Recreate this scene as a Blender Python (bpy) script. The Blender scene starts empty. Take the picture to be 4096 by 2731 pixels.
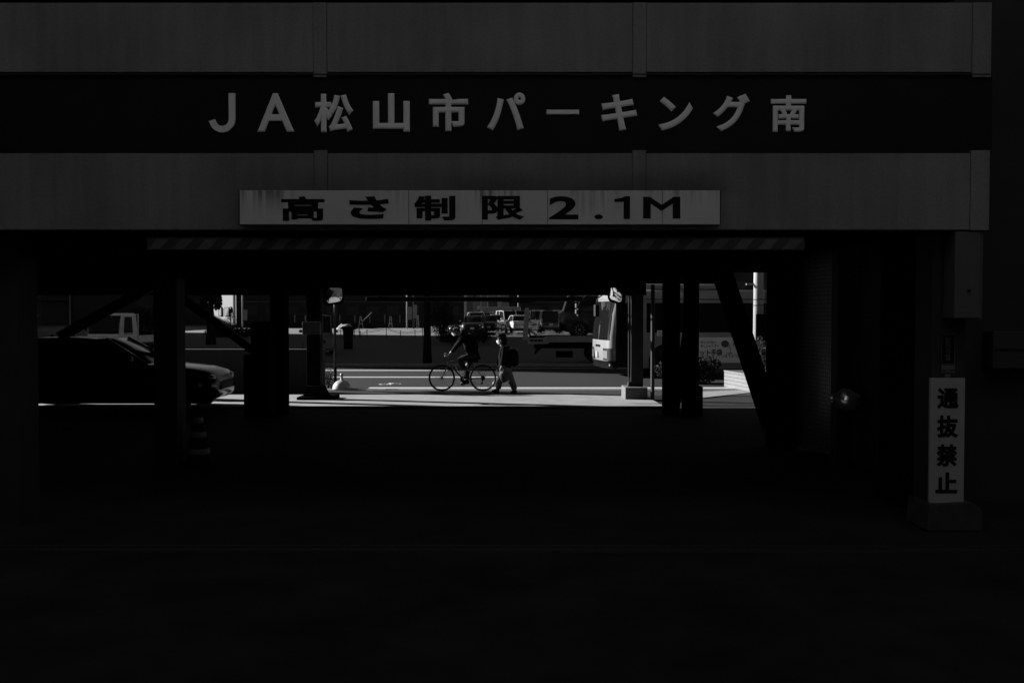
import bpy, bmesh, math, random
from mathutils import Vector, Matrix, Euler
random.seed(7)
R = math.radians
SC = bpy.context.scene
COL = SC.collection

# ------------------------------------------------------------------ camera, sky, sun, exposure
FPX, CX, CY, PITCH = 3982.0, 2048.0, 1365.5, math.atan(110.5 / 3982.0)
CAMZ = 1.74
cam = bpy.data.cameras.new('camera')
cam.sensor_width = 36.0
cam.lens = 36.0 * FPX / 4096.0
cam.clip_start = 0.1
cam.clip_end = 2000
camo = bpy.data.objects.new('camera', cam)
COL.objects.link(camo)
camo.location = (0, 0, CAMZ)
camo.rotation_euler = (math.pi / 2 - PITCH, 0, 0)
SC.camera = camo

SUN_AZ, SUN_EL = R(70), R(19.2)          # azimuth measured from +Y towards -X
sunv = Vector((-math.sin(SUN_AZ) * math.cos(SUN_EL), math.cos(SUN_AZ) * math.cos(SUN_EL), math.sin(SUN_EL)))
w = bpy.data.worlds.new('World')
SC.world = w
w.use_nodes = True
nt = w.node_tree
for n in list(nt.nodes):
    nt.nodes.remove(n)
sky = nt.nodes.new('ShaderNodeTexSky')
sky.sky_type = 'NISHITA'
sky.sun_disc = False
sky.altitude = 2000
sky.air_density = 0.32
sky.dust_density = 0.1
sky.ozone_density = 1.0
sky.sun_elevation = SUN_EL
sky.sun_rotation = -SUN_AZ
sep = nt.nodes.new('ShaderNodeSeparateColor')      # black and white film behind a red filter
bg = nt.nodes.new('ShaderNodeBackground')
bg.inputs['Strength'].default_value = 0.05
wo = nt.nodes.new('ShaderNodeOutputWorld')
nt.links.new(sky.outputs[0], sep.inputs[0])
nt.links.new(sep.outputs[0], bg.inputs['Color'])
nt.links.new(bg.outputs[0], wo.inputs[0])

sl = bpy.data.lights.new('sun', 'SUN')
sl.energy = 3.3
sl.angle = R(0.5)
sl.color = (1, 1, 1)
so = bpy.data.objects.new('sun', sl)
COL.objects.link(so)
so.rotation_euler = sunv.to_track_quat('Z', 'Y').to_euler()
so.location = sunv * 60

SC.view_settings.view_transform = 'Standard'
SC.view_settings.look = 'None'
SC.view_settings.gamma = 1
SC.view_settings.exposure = 2.4
SC.render.engine = 'CYCLES'
SC.cycles.max_bounces = 6
SC.cycles.diffuse_bounces = 2
SC.cycles.use_denoising = True

# ------------------------------------------------------------------ helpers
def zg(Y):
    K = [(-80, 0), (8, 0), (25, -.26), (38.3, -.29), (75, .03), (88, .18), (130, .15), (900, .15)]
    if Y <= K[0][0]:
        return 0
    for (a, za), (b, zb) in zip(K, K[1:]):
        if Y <= b:
            return za + (zb - za) * (Y - a) / (b - a)
    return K[-1][1]

def P(px, py, Y):
    u, v = (px - CX) / FPX, (py - CY) / FPX
    cp, sp = math.cos(PITCH), math.sin(PITCH)
    dy, dz = cp - v * sp, -sp - v * cp
    t = Y / dy
    return Vector((u * t, Y, CAMZ + dz * t))

def PX(px, Y, py=1300):
    return P(px, py, Y).x

def PZ(py, Y):
    return P(2048, py, Y).z

TONE = .55          # scales non-metal base colours down, exposure makes up for it, so bounce light weakens
MATS = {}
def mat(name, v, rough=.7, var=0.0, scale=6.0, bump=0.0, metal=0.0, coat=0.0, spec=.5, stretch=None, detail=5, trans=0):
    if name in MATS:
        return MATS[name]
    if not metal:
        v *= TONE
    m = bpy.data.materials.new(name)
    m.use_nodes = True
    t = m.node_tree
    b = t.nodes['Principled BSDF']
    b.inputs['Base Color'].default_value = (v, v, v, 1)
    b.inputs['Roughness'].default_value = rough
    b.inputs['Metallic'].default_value = metal
    b.inputs['Coat Weight'].default_value = coat
    b.inputs['Coat Roughness'].default_value = .05
    b.inputs['Specular IOR Level'].default_value = spec
    if var or bump:
        tc = t.nodes.new('ShaderNodeTexCoord')
        mp = t.nodes.new('ShaderNodeMapping')
        if stretch:
            mp.inputs['Scale'].default_value = stretch
        nz = t.nodes.new('ShaderNodeTexNoise')
        nz.inputs['Scale'].default_value = scale
        nz.inputs['Detail'].default_value = detail
        nz.inputs['Roughness'].default_value = .65
        t.links.new(tc.outputs['Object'], mp.inputs[0])
        t.links.new(mp.outputs[0], nz.inputs['Vector'])
        if var:
            mr = t.nodes.new('ShaderNodeMapRange')
            mr.inputs['From Min'].default_value = .3
            mr.inputs['From Max'].default_value = .7
            mr.inputs['To Min'].default_value = v * (1 - var)
            mr.inputs['To Max'].default_value = v * (1 + var)
            t.links.new(nz.outputs['Fac'], mr.inputs['Value'])
            t.links.new(mr.outputs[0], b.inputs['Base Color'])
        if bump:
            bp = t.nodes.new('ShaderNodeBump')
            bp.inputs['Strength'].default_value = bump
            bp.inputs['Distance'].default_value = .02
            t.links.new(nz.outputs['Fac'], bp.inputs['Height'])
            t.links.new(bp.outputs[0], b.inputs['Normal'])
    MATS[name] = m
    return m

def brick_mat(name, v, joint, wdt, hgt, mort, var=.25, rough=.5):
    v, joint = v * TONE, joint * TONE
    m = bpy.data.materials.new(name)
    m.use_nodes = True
    t = m.node_tree
    b = t.nodes['Principled BSDF']
    b.inputs['Roughness'].default_value = rough
    tc = t.nodes.new('ShaderNodeTexCoord')
    sx = t.nodes.new('ShaderNodeSeparateXYZ')
    ad = t.nodes.new('ShaderNodeMath')
    ad.operation = 'ADD'
    cb = t.nodes.new('ShaderNodeCombineXYZ')
    bt = t.nodes.new('ShaderNodeTexBrick')
    bt.offset = 0
    bt.inputs['Scale'].default_value = 1
    bt.inputs['Brick Width'].default_value = wdt
    bt.inputs['Row Height'].default_value = hgt
    bt.inputs['Mortar Size'].default_value = mort
    bt.inputs['Mortar Smooth'].default_value = .1
    bt.inputs['Bias'].default_value = 0
    bt.inputs['Color1'].default_value = (v * (1 - var),) * 3 + (1,)
    bt.inputs['Color2'].default_value = (v * (1 + var),) * 3 + (1,)
    bt.inputs['Mortar'].default_value = (joint,) * 3 + (1,)
    t.links.new(tc.outputs['Object'], sx.inputs[0])
    t.links.new(sx.outputs[0], ad.inputs[0])
    t.links.new(sx.outputs[1], ad.inputs[1])
    t.links.new(ad.outputs[0], cb.inputs[0])
    t.links.new(sx.outputs[2], cb.inputs[1])
    t.links.new(cb.outputs[0], bt.inputs['Vector'])
    t.links.new(bt.outputs['Color'], b.inputs['Base Color'])
    bp = t.nodes.new('ShaderNodeBump')
    bp.inputs['Strength'].default_value = .6
    bp.inputs['Distance'].default_value = .01
    bp.invert = True
    t.links.new(bt.outputs['Fac'], bp.inputs['Height'])
    t.links.new(bp.outputs[0], b.inputs['Normal'])
    return m

def tag(o, label=None, cat=None, group=None, kind=None):
    if label: o['label'] = label
    if cat: o['category'] = cat
    if group: o['group'] = group
    if kind: o['kind'] = kind
    return o

def thing(name, label, cat, loc=(0, 0, 0), rz=0, group=None):
    o = bpy.data.objects.new(name, None)
    COL.objects.link(o)
    o.location = loc
    o.rotation_euler = (0, 0, rz)
    o.empty_display_size = .1
    return tag(o, label, cat, group)

def link(name, me, m, parent=None, smooth=False):
    o = bpy.data.objects.new(name, me)
    COL.objects.link(o)
    if isinstance(m, (list, tuple)):
        for x in m:
            me.materials.append(x)
    elif m:
        me.materials.append(m)
    if smooth:
        me.polygons.foreach_set('use_smooth', [True] * len(me.polygons))
    if parent is not None:
        o.parent = parent
    return o

class MB:
    def __init__(s):
        s.v, s.f, s.mi = [], [], []
    def add(s, vs, fs, mi=0):
        b = len(s.v)
        s.v += [tuple(x) for x in vs]
        s.f += [tuple(i + b for i in f) for f in fs]
        s.mi += [mi] * len(fs)
        return s
    def box(s, x0, x1, y0, y1, z0, z1, mi=0, bev=0):
        if x0 > x1: x0, x1 = x1, x0
        if y0 > y1: y0, y1 = y1, y0
        if z0 > z1: z0, z1 = z1, z0
        if bev:
            bm = bmesh.new()
            bmesh.ops.create_cube(bm, size=1)
            bmesh.ops.scale(bm, vec=(x1 - x0, y1 - y0, z1 - z0), verts=bm.verts)
            bmesh.ops.translate(bm, vec=((x0 + x1) / 2, (y0 + y1) / 2, (z0 + z1) / 2), verts=bm.verts)
            bmesh.ops.bevel(bm, geom=bm.edges[:], offset=bev, segments=2, affect='EDGES', profile=.5)
            bm.verts.index_update()
            s.add([v.co for v in bm.verts], [[v.index for v in f.verts] for f in bm.faces], mi)
            bm.free()
            return s
        v = [(x, y, z) for z in (z0, z1) for y in (y0, y1) for x in (x0, x1)]
        return s.add(v, [(0, 2, 3, 1), (4, 5, 7, 6), (0, 1, 5, 4), (2, 6, 7, 3), (0, 4, 6, 2), (1, 3, 7, 5)], mi)
    def prism(s, pts, axis, a, b, mi=0):
        """polygon pts (2D) extruded along axis between a and b"""
        def mk(p, t):
            return {'x': (t, p[0], p[1]), 'y': (p[0], t, p[1]), 'z': (p[0], p[1], t)}[axis]
        n = len(pts)
        v = [mk(p, a) for p in pts] + [mk(p, b) for p in pts]
        f = [tuple(range(n)), tuple(range(2 * n - 1, n - 1, -1))]
        f += [(i, i + n, (i + 1) % n + n, (i + 1) % n) for i in range(n)]
        return s.add(v, f, mi)
    def tube(s, pts, r, n=8, mi=0, cap=True):
        pts = [Vector(p) for p in pts]
        rs = r if isinstance(r, (list, tuple)) else [r] * len(pts)
        vs, fs = [], []
        up = None
        for i, p in enumerate(pts):
            d = (pts[min(i + 1, len(pts) - 1)] - pts[max(i - 1, 0)])
            d = d.normalized() if d.length > 1e-9 else Vector((0, 0, 1))
            if up is None:
                up = Vector((0, 0, 1)) if abs(d.z) < .9 else Vector((1, 0, 0))
            a = d.cross(up)
            if a.length < 1e-6:
                a = d.cross(Vector((0, 1, .3)))
            a.normalize()
            b = a.cross(d).normalized()
            up = b
            for k in range(n):
                t = 2 * math.pi * k / n
                vs.append(p + (a * math.cos(t) + b * math.sin(t)) * rs[i])
        for i in range(len(pts) - 1):
            for k in range(n):
                fs.append((i * n + k, i * n + (k + 1) % n, (i + 1) * n + (k + 1) % n, (i + 1) * n + k))
        if cap:
            fs.append(tuple(range(n - 1, -1, -1)))
            fs.append(tuple(range((len(pts) - 1) * n, len(pts) * n)))
        return s.add(vs, fs, mi)
    def bar(s, a, b, wx, wy, mi=0):
        """square section bar from a to b"""
        a, b = Vector(a), Vector(b)
        d = (b - a).normalized()
        q = Vector((0, 1, 0)) if abs(d.y) < .9 else Vector((1, 0, 0))
        p = d.cross(q).normalized()
        q = p.cross(d).normalized()
        vs = [c + p * sx * wx / 2 + q * sy * wy / 2 for c in (a, b) for sy in (-1, 1) for sx in (-1, 1)]
        return s.add(vs, [(0, 2, 3, 1), (4, 5, 7, 6), (0, 1, 5, 4), (2, 6, 7, 3), (0, 4, 6, 2), (1, 3, 7, 5)], mi)
    def lathe(s, prof, c=(0, 0, 0), n=20, mi=0, axis='z', cap=True):
        vs, fs = [], []
        for r, h in prof:
            for k in range(n):
                t = 2 * math.pi * k / n
                p = {'z': (r * math.cos(t), r * math.sin(t), h), 'y': (r * math.cos(t), h, r * math.sin(t)),
                     'x': (h, r * math.cos(t), r * math.sin(t))}[axis]
                vs.append((p[0] + c[0], p[1] + c[1], p[2] + c[2]))
        m = len(prof)
        for i in range(m - 1):
            for k in range(n):
                fs.append((i * n + k, i * n + (k + 1) % n, (i + 1) * n + (k + 1) % n, (i + 1) * n + k))
        if cap:
            fs.append(tuple(range(n - 1, -1, -1)))
            fs.append(tuple(range((m - 1) * n, m * n)))
        return s.add(vs, fs, mi)
    def loft(s, rings, mi=0, cap=True):
        n = len(rings[0])
        vs = [p for r in rings for p in r]
        fs = []
        for i in range(len(rings) - 1):
            for k in range(n):
                fs.append((i * n + k, i * n + (k + 1) % n, (i + 1) * n + (k + 1) % n, (i + 1) * n + k))
        if cap:
            fs.append(tuple(range(n - 1, -1, -1)))
            fs.append(tuple(range((len(rings) - 1) * n, len(rings) * n)))
        return s.add(vs, fs, mi)
    def ball(s, c, r, n=12, m=8, sc=(1, 1, 1), mi=0):
        prof = [(max(1e-4, math.sin(math.pi * i / m)), -math.cos(math.pi * i / m)) for i in range(m + 1)]
        vs, fs = [], []
        for a, h in prof:
            for k in range(n):
                t = 2 * math.pi * k / n
                vs.append((c[0] + r * sc[0] * a * math.cos(t), c[1] + r * sc[1] * a * math.sin(t), c[2] + r * sc[2] * h))
        for i in range(m):
            for k in range(n):
                fs.append((i * n + k, i * n + (k + 1) % n, (i + 1) * n + (k + 1) % n, (i + 1) * n + k))
        return s.add(vs, fs, mi)
    def mesh(s, name='m', recalc=True):
        me = bpy.data.meshes.new(name)
        me.from_pydata(s.v, [], s.f)
        me.polygons.foreach_set('material_index', s.mi)
        if recalc:
            bm = bmesh.new()
            bm.from_mesh(me)
            bmesh.ops.recalc_face_normals(bm, faces=bm.faces)
            bm.to_mesh(me)
            bm.free()
        me.update()
        return me
    def build(s, name, m, parent=None, smooth=False, recalc=True):
        return link(name, s.mesh(name, recalc), m, parent, smooth)

def smooth_by_angle(o, deg=35):
    me = o.data
    me.polygons.foreach_set('use_smooth', [True] * len(me.polygons))
    bm = bmesh.new()
    bm.from_mesh(me)
    for e in bm.edges:
        e.smooth = len(e.link_faces) == 2 and e.calc_face_angle(0) < R(deg)
    bm.to_mesh(me)
    bm.free()
    return o

def bake(o):
    """apply the modifiers of o to a plain mesh"""
    dg = bpy.context.evaluated_depsgraph_get()
    me = bpy.data.meshes.new_from_object(o.evaluated_get(dg))
    old = o.data
    o.modifiers.clear()
    o.data = me
    return o

def skin(name, verts, edges, m, parent=None, sub=2, root=0, smooth_skin=0.0):
    """verts: list of (Vector, rx, ry); a continuous skinned surface"""
    me = bpy.data.meshes.new(name)
    me.from_pydata([tuple(v[0]) for v in verts], edges, [])
    o = bpy.data.objects.new(name, me)
    COL.objects.link(o)
    sk = o.modifiers.new('skin', 'SKIN')
    sk.use_smooth_shade = True
    sk.branch_smoothing = smooth_skin
    if not me.skin_vertices:
        me.skin_vertices.new()
    for i, v in enumerate(verts):
        d = me.skin_vertices[0].data[i]
        d.radius = (v[1], v[2])
        d.use_root = (i == root)
    ss = o.modifiers.new('sub', 'SUBSURF')
    ss.levels = ss.render_levels = sub
    bake(o)
    o.data.materials.clear()
    o.data.materials.append(m)
    o.data.polygons.foreach_set('use_smooth', [True] * len(o.data.polygons))
    if parent is not None:
        o.parent = parent
    return o

def text_geo(body, off=.03, ext=.0):
    cu = bpy.data.curves.new('txt', 'FONT')
    cu.body = body
    cu.size = 1
    cu.bevel_depth = off
    cu.bevel_resolution = 0
    cu.extrude = .01
    cu.resolution_u = 5
    o = bpy.data.objects.new('txt', cu)
    COL.objects.link(o)
    dg = bpy.context.evaluated_depsgraph_get()
    dg.update()
    me = bpy.data.meshes.new_from_object(o.evaluated_get(dg))
    bpy.data.objects.remove(o)
    vs = [v.co.copy() for v in me.vertices]
    fs = [tuple(p.vertices) for p in me.polygons]
    bpy.data.meshes.remove(me)
    return vs, fs

def text_box(mb, body, x0, x1, z0, z1, y, thick=.01, off=.03, mi=0):
    """lettering that fills the box x0..x1, z0..z1, facing -Y, its face at y-thick"""
    vs, fs = text_geo(body, off)
    if not vs:
        return
    ax, bx = min(v.x for v in vs), max(v.x for v in vs)
    ay, by = min(v.y for v in vs), max(v.y for v in vs)
    az, bz = min(v.z for v in vs), max(v.z for v in vs)
    out = []
    for v in vs:
        out.append((x0 + (v.x - ax) / max(bx - ax, 1e-6) * (x1 - x0),
                    y - thick * (v.z - az) / max(bz - az, 1e-6),
                    z0 + (v.y - ay) / max(by - ay, 1e-6) * (z1 - z0)))
    mb.add(out, fs, mi)

def copy_tree(o, parent=None):
    c = o.copy()
    COL.objects.link(c)
    if parent is not None:
        c.parent = parent
    for ch in list(o.children):
        copy_tree(ch, c)
    return c

# ------------------------------------------------------------------ materials
M_asph = mat('asphalt', .034, .9, .3, 22, .4, spec=.08, detail=9)
M_asphn = mat('old_asphalt', .034, .9, .5, 1.3, .25, spec=.1, detail=12)
M_walk = mat('pavement_asphalt', .046, .9, .28, 30, .35, spec=.1, detail=9)
M_conc = mat('concrete_slab', .34, .85, .22, 2.6, .15, spec=.2, detail=12)
M_conc2 = mat('footing_concrete', .30, .85, .2, 8, .15)
M_lotg = mat('lot_gravel', .085, .95, .3, 1.2, .3, detail=10)
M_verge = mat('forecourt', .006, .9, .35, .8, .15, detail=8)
M_white = mat('white_line', .6, .6, .12, 20)
M_steel = mat('dark_steel', .012, .8, .3, 8, spec=0)
M_steelg = mat('grey_steel', .05, .5, .2, 8, spec=.15)
M_black = mat('black', .012, .6, spec=.12)
M_rubber = mat('rubber', .02, .85, spec=.2)
M_glass = mat('dark_glass', .012, .12, spec=.25)
M_chrome = mat('chrome', .7, .15, metal=1)
M_sheet = mat('white_board', .55, .45, .12, 5)
M_ink = mat('black_lettering', .012, .6, spec=.08)
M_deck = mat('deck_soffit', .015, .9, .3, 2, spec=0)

# ------------------------------------------------------------------ ground
def sheet(name, x0, x1, y0, y1, m, dz=0.0, nx=1, kind='structure'):
    ys = [y0] + [k for k in (8, 25, 38.3, 75, 88, 130) if y0 < k < y1] + [y1]
    mb = MB()
    for a, b in zip(ys, ys[1:]):
        mb.add([(x0, a, zg(a) + dz), (x1, a, zg(a) + dz), (x1, b, zg(b) + dz), (x0, b, zg(b) + dz)], [(0, 1, 2, 3)])
    o = mb.build(name, m, recalc=False)
    return tag(o, kind=kind)

sheet('ground', -500, 500, -60, 700, M_asphn, -.012)
sheet('road', -300, 300, 26.55, 38.3, M_asph, 0)
sheet('sidewalk', -300, 300, 24.12, 26.2, M_walk, 0)
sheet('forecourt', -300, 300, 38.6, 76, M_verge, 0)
sheet('gravel_lot', -300, 300, 76.0, 140, M_lotg, .004)
# concrete apron slab, its front edge a small step
mb = MB()
xa, xb = -14.0, PX(2632, 21.5)
mb.add([(xa, 20.35, zg(20.35) - .05), (xb, 20.35, zg(20.35) - .05), (xb, 24.1, zg(24.1) - .05), (xa, 24.1, zg(24.1) - .05),
        (xa, 20.35, zg(20.35) + .03), (xb, 20.35, zg(20.35) + .03), (xb, 24.1, zg(24.1) + .03), (xa, 24.1, zg(24.1) + .03)],
       [(0, 3, 2, 1), (4, 5, 6, 7), (0, 1, 5, 4), (2, 3, 7, 6), (1, 2, 6, 5), (0, 4, 7, 3)])
tag(mb.build('concrete_apron', M_conc), kind='structure')
mb = MB()
mb.add([(PX(2812, 23.3), 23.3, zg(23.3) + .012), (PX(2997, 25.1), 25.1, zg(25.1) + .012), (9.5, 27.2, zg(27.2) + .012), (9.5, 27.3, zg(27.3) + .012), (PX(2780, 25.5), 25.5, zg(25.5) + .012), (PX(2690, 24.0), 23.6, zg(23.6) + .012)], [(0, 1, 2, 3, 4, 5)])
tag(mb.build('lit_apron', M_conc, recalc=False), kind='structure')  # outline follows the sunlit ground; its edge stands in for the shade line
# low wall along the pavement at left: a paler coping colour paints in its sunlit top
LW = thing('low_wall', 'long low grey wall along the left pavement with a thin sunlit top edge', 'wall', (0, 25.3, 0))
LW.location = (0, 0, 0)
xw_ = PX(1296, 25.3)
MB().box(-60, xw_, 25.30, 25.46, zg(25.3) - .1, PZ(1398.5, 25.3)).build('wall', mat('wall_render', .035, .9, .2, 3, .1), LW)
MB().box(-60, xw_ + .01, 25.29, 25.47, PZ(1398.4, 25.3), PZ(1396.6, 25.3)).build('coping', mat('lit_coping', .12, .8), LW)
# gutter
mb = MB()
mb.add([(-300, 26.2, zg(26.2) + .001), (300, 26.2, zg(26.2) + .001), (300, 26.55, zg(26.55) + .001), (-300, 26.55, zg(26.55) + .001)], [(0, 1, 2, 3)])
tag(mb.build('gutter', mat('gutter_concrete', .16, .9, .45, 14, .4), recalc=False), kind='structure')
# far kerb
mb = MB()
mb.box(-300, 300, 38.3, 38.6, zg(38.3) - .05, zg(38.3) + .1)
tag(mb.build('kerb', M_conc2), kind='structure')
# painted lines on the road
def line(name, y0, y1, x0, x1, dz=.004):
    mb = MB()
    mb.add([(x0, y0, zg(y0) + dz), (x1, y0, zg(y0) + dz), (x1, y1, zg(y1) + dz), (x0, y1, zg(y1) + dz)], [(0, 1, 2, 3)])
    return tag(mb.build(name, M_white, recalc=False), kind='structure')
line('edge_line', 26.62, 27.15, PX(1470, 26.7), 300)
line('lane_line', 31.4, 31.9, -300, PX(2020, 31.6))
line('far_edge_line', 35.3, 35.85, -300, PX(1790, 35.5))
line('thin_edge_line', 37.0, 37.2, PX(1880, 37), 300)
# drain groove across the entry in front of the facade
mb = MB()
mb.box(-12, 5.5, 7.28, 7.34, -.02, .004)
mb.box(-12, 5.5, 7.42, 7.45, -.02, .003)
tag(mb.build('drain_groove', mat('drain_steel', .04, .5, .3, 20)), kind='structure')

# ------------------------------------------------------------------ the garage
FY = 7.84
def fx(px, py=600): return P(px, py, FY).x
def fz(py): return PZ(py, FY)
GA = thing('parking_garage', 'dark multi storey parking garage whose pale fascia carries large white lettering', 'building', (0, FY, 0))
def gb(mb, name, m, smooth=False):
    o = mb.build(name, m, GA, smooth)
    o.matrix_parent_inverse = Matrix.Translation((0, -FY, 0))
    return o

# fascia material: painted concrete, vertical rain streaks, soot above the height sign
def fascia_mat():
    m = bpy.data.materials.new('fascia_paint')
    m.use_nodes = True
    t = m.node_tree
    b = t.nodes['Principled BSDF']
    b.inputs['Roughness'].default_value = .75
    g = t.nodes.new('ShaderNodeNewGeometry')
    mp = t.nodes.new('ShaderNodeMapping')
    mp.inputs['Scale'].default_value = (9, 1, .7)
    n1 = t.nodes.new('ShaderNodeTexNoise')
    n1.inputs['Scale'].default_value = 1.6
    n1.inputs['Detail'].default_value = 8
    n2 = t.nodes.new('ShaderNodeTexNoise')
    n2.inputs['Scale'].default_value = 1.1
    n2.inputs['Detail'].default_value = 6
    t.links.new(g.outputs['Position'], mp.inputs[0])
    t.links.new(mp.outputs[0], n1.inputs['Vector'])
    t.links.new(g.outputs['Position'], n2.inputs['Vector'])
    def mr(src, a, b_, c, d):
        x = t.nodes.new('ShaderNodeMapRange')
        x.inputs[1].default_value, x.inputs[2].default_value = a, b_
        x.inputs[3].default_value, x.inputs[4].default_value = c, d
        x.interpolation_type = 'SMOOTHSTEP'
        t.links.new(src, x.inputs[0])
        return x.outputs[0]
    def mul(a, c):
        x = t.nodes.new('ShaderNodeMath')
        x.operation = 'MULTIPLY'
        t.links.new(a, x.inputs[0])
        if isinstance(c, float): x.inputs[1].default_value = c
        else: t.links.new(c, x.inputs[1])
        return x.outputs[0]
    sx = t.nodes.new('ShaderNodeSeparateXYZ')
    t.links.new(g.outputs['Position'], sx.inputs[0])
    X, Z = sx.outputs[0], sx.outputs[2]
    zt = fz(765)
    soot = mul(mul(mr(Z, zt - .06, zt + .015, 0, 1), mr(Z, zt + .02, zt + .26, 1, 0)),
               mul(mr(X, fx(880), fx(1010), 0, 1), mr(X, fx(2830), fx(3000), 1, 0)))
    soot = mul(soot, mr(n2.outputs['Fac'], .3, .65, .35, 1.0))
    inv = t.nodes.new('ShaderNodeMath')
    inv.operation = 'SUBTRACT'
    inv.inputs[0].default_value = 1
    t.links.new(mul(soot, .7), inv.inputs[1])
    n4 = t.nodes.new('ShaderNodeTexNoise')
    n4.inputs['Scale'].default_value = 55
    n4.inputs['Detail'].default_value = 4
    t.links.new(g.outputs['Position'], n4.inputs['Vector'])
    stip = mr(n4.outputs['Fac'], .3, .7, .90, 1.10)
    v = mul(mul(mul(mr(n1.outputs['Fac'], .3, .7, .25 * TONE, .30 * TONE), mr(n2.outputs['Fac'], .3, .7, .82, 1.12)), inv.outputs[0]), stip)
    t.links.new(v, b.inputs['Base Color'])
    return m
M_fas = fascia_mat()
M_band = mat('dark_band', .018, .6, .25, 4, spec=.1)
M_let = mat('letter_white', 1.35, .5, .06, 3)
XL, XR = -9.5, fx(3963)
z920, z612, z298, z288, z10 = fz(919), fz(612), fz(300), fz(288), fz(9)
pil = [(fx(1254), fx(1308)), (fx(2530), fx(2585)), (fx(3886), XR), (fx(1254) - 3.05, fx(1308) - 3.05)]
# panels (recessed) in two tiers, dark band between, pilasters proud
segs = [(XL, pil[3][0]), (pil[3][1], pil[0][0]), (pil[0][1], pil[1][0]), (pil[1][1], pil[2][0])]
for (za, zb) in ((z920, z612), (z288, z10)):
    for a, b in segs:
        gb(MB().box(a, b, FY + .015, FY + .18, za, zb, bev=.006), 'fascia_panel', M_fas)
    for a, b in pil:
        gb(MB().box(a + .001, b - .001, FY + .008, FY + .18, za + (-.004 if za == z920 else -.040), zb + (.022 if za == z920 else 0), bev=.004), 'pilaster', M_fas)
gb(MB().box(XL, XR + .02, FY + .03, FY + .17, z612 + .002, z288 - .002), 'sign_band', M_band)
gb(MB().box(XL, XR - .01, FY + .005, FY + .03, z288 - .022, z288 - .012), 'band_trim', M_steelg)
# the storeys above (out of frame): further parapets over a dark opening
for k in range(7):
    z0 = z10 + .25 + k * 2.9
    gb(MB().box(XL - 20, XR, FY + .02, FY + .18, z0, z0 + 1.15), 'parapet', M_fas)
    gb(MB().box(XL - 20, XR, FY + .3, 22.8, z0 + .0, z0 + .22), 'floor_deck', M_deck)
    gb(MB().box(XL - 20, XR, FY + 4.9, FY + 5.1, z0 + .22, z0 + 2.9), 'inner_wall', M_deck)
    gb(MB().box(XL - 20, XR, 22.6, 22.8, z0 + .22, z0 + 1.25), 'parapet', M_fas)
gb(MB().box(XL - 20, XL, FY + .02, FY + .18, z920, z10), 'fascia_panel', M_fas)
# first deck soffit
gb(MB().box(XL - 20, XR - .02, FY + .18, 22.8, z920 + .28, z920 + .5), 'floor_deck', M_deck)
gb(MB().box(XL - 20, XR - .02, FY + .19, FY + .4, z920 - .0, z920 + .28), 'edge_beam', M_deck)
# big letters on the band
LET = [('J', 832, 372, 939, 529, .0), ('A', 1027, 372, 1174, 526, .02), ('松', 1255, 374, 1412, 528, .033), ('山', 1490, 372, 1638, 526, .035),
       ('市', 1715, 370, 1872, 524, .035), ('パ', 1947, 369, 2101, 520, .035), ('ー', 2186, 437, 2317, 458, .02),
       ('キ', 2406, 375, 2550, 522, .035), ('ン', 2635, 386, 2773, 521, .035), ('グ', 2854, 374, 3001, 524, .035), ('南', 3086, 380, 3228, 527, .028)]
for ch, x0, y0, x1, y1, off in LET:
    mb = MB()
    if ch == 'J':
        oc = [(913, 372), (939, 372), (939, 474)] + [(886 + 53 * math.cos(R(a_)), 474 + 55 * math.sin(R(a_))) for a_ in range(10, 166, 13)]
        ic = [(857, 476)] + [(886 + 27 * math.cos(R(a_)), 474 + 29 * math.sin(R(a_))) for a_ in range(160, 5, -13)] + [(913, 474)]
        oc[-1] = (832, 484)
        mb.prism([(fx(a_, 450), fz(b_)) for a_, b_ in oc + ic], 'y', FY + .012, FY + .029)
    else:
        text_box(mb, ch, fx(x0, 450), fx(x1, 450), fz(y1), fz(y0), FY + .029, .016, off)
    gb(mb, 'letter', M_let)['label'] = 'white character ' + ch

# transverse beams and joists under the deck
def beam(name, Y, dy, py0, py1, xa, xb, m=M_steel):
    return gb(MB().box(xa, xb, Y, Y + dy, PZ(py1, Y), PZ(py0, Y), bev=.01), name, m)
beam('cross_beam', 8.5, .3, 900, 1046, XL - 5, PX(3190, 8.5))
beam('cross_beam', 11.75, .34, 1000, 1110, XL - 5, PX(2700, 11.8))
beam('cross_beam', 11.75, .34, 990, 1052, PX(2700, 11.8) + .002, PX(3190, 11.8))
beam('cross_beam', 18.9, .3, 1040, 1150, XL - 12, PX(2560, 19))
beam('cross_beam', 22.5, .32, 1080, 1180, XL - 20, PX(2580, 22.7))
beam('cross_beam', 22.5, .32, 1040, 1134, PX(2580, 22.7) + .003, PX(2860, 22.7))
for xj in (-12.5, -8.2, -4.6, -1.6, 1.4, 3.3):
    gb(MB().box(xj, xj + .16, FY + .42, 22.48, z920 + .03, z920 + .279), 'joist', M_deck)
for (a, b) in (((1500, 1040), (1640, 1120)), ((2320, 1040), (2130, 1120))):
    gb(MB().bar(P(a[0], a[1], 9.5), P(b[0], b[1], 18.5), .09, .06), 'roof_brace', M_steel)

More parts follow.
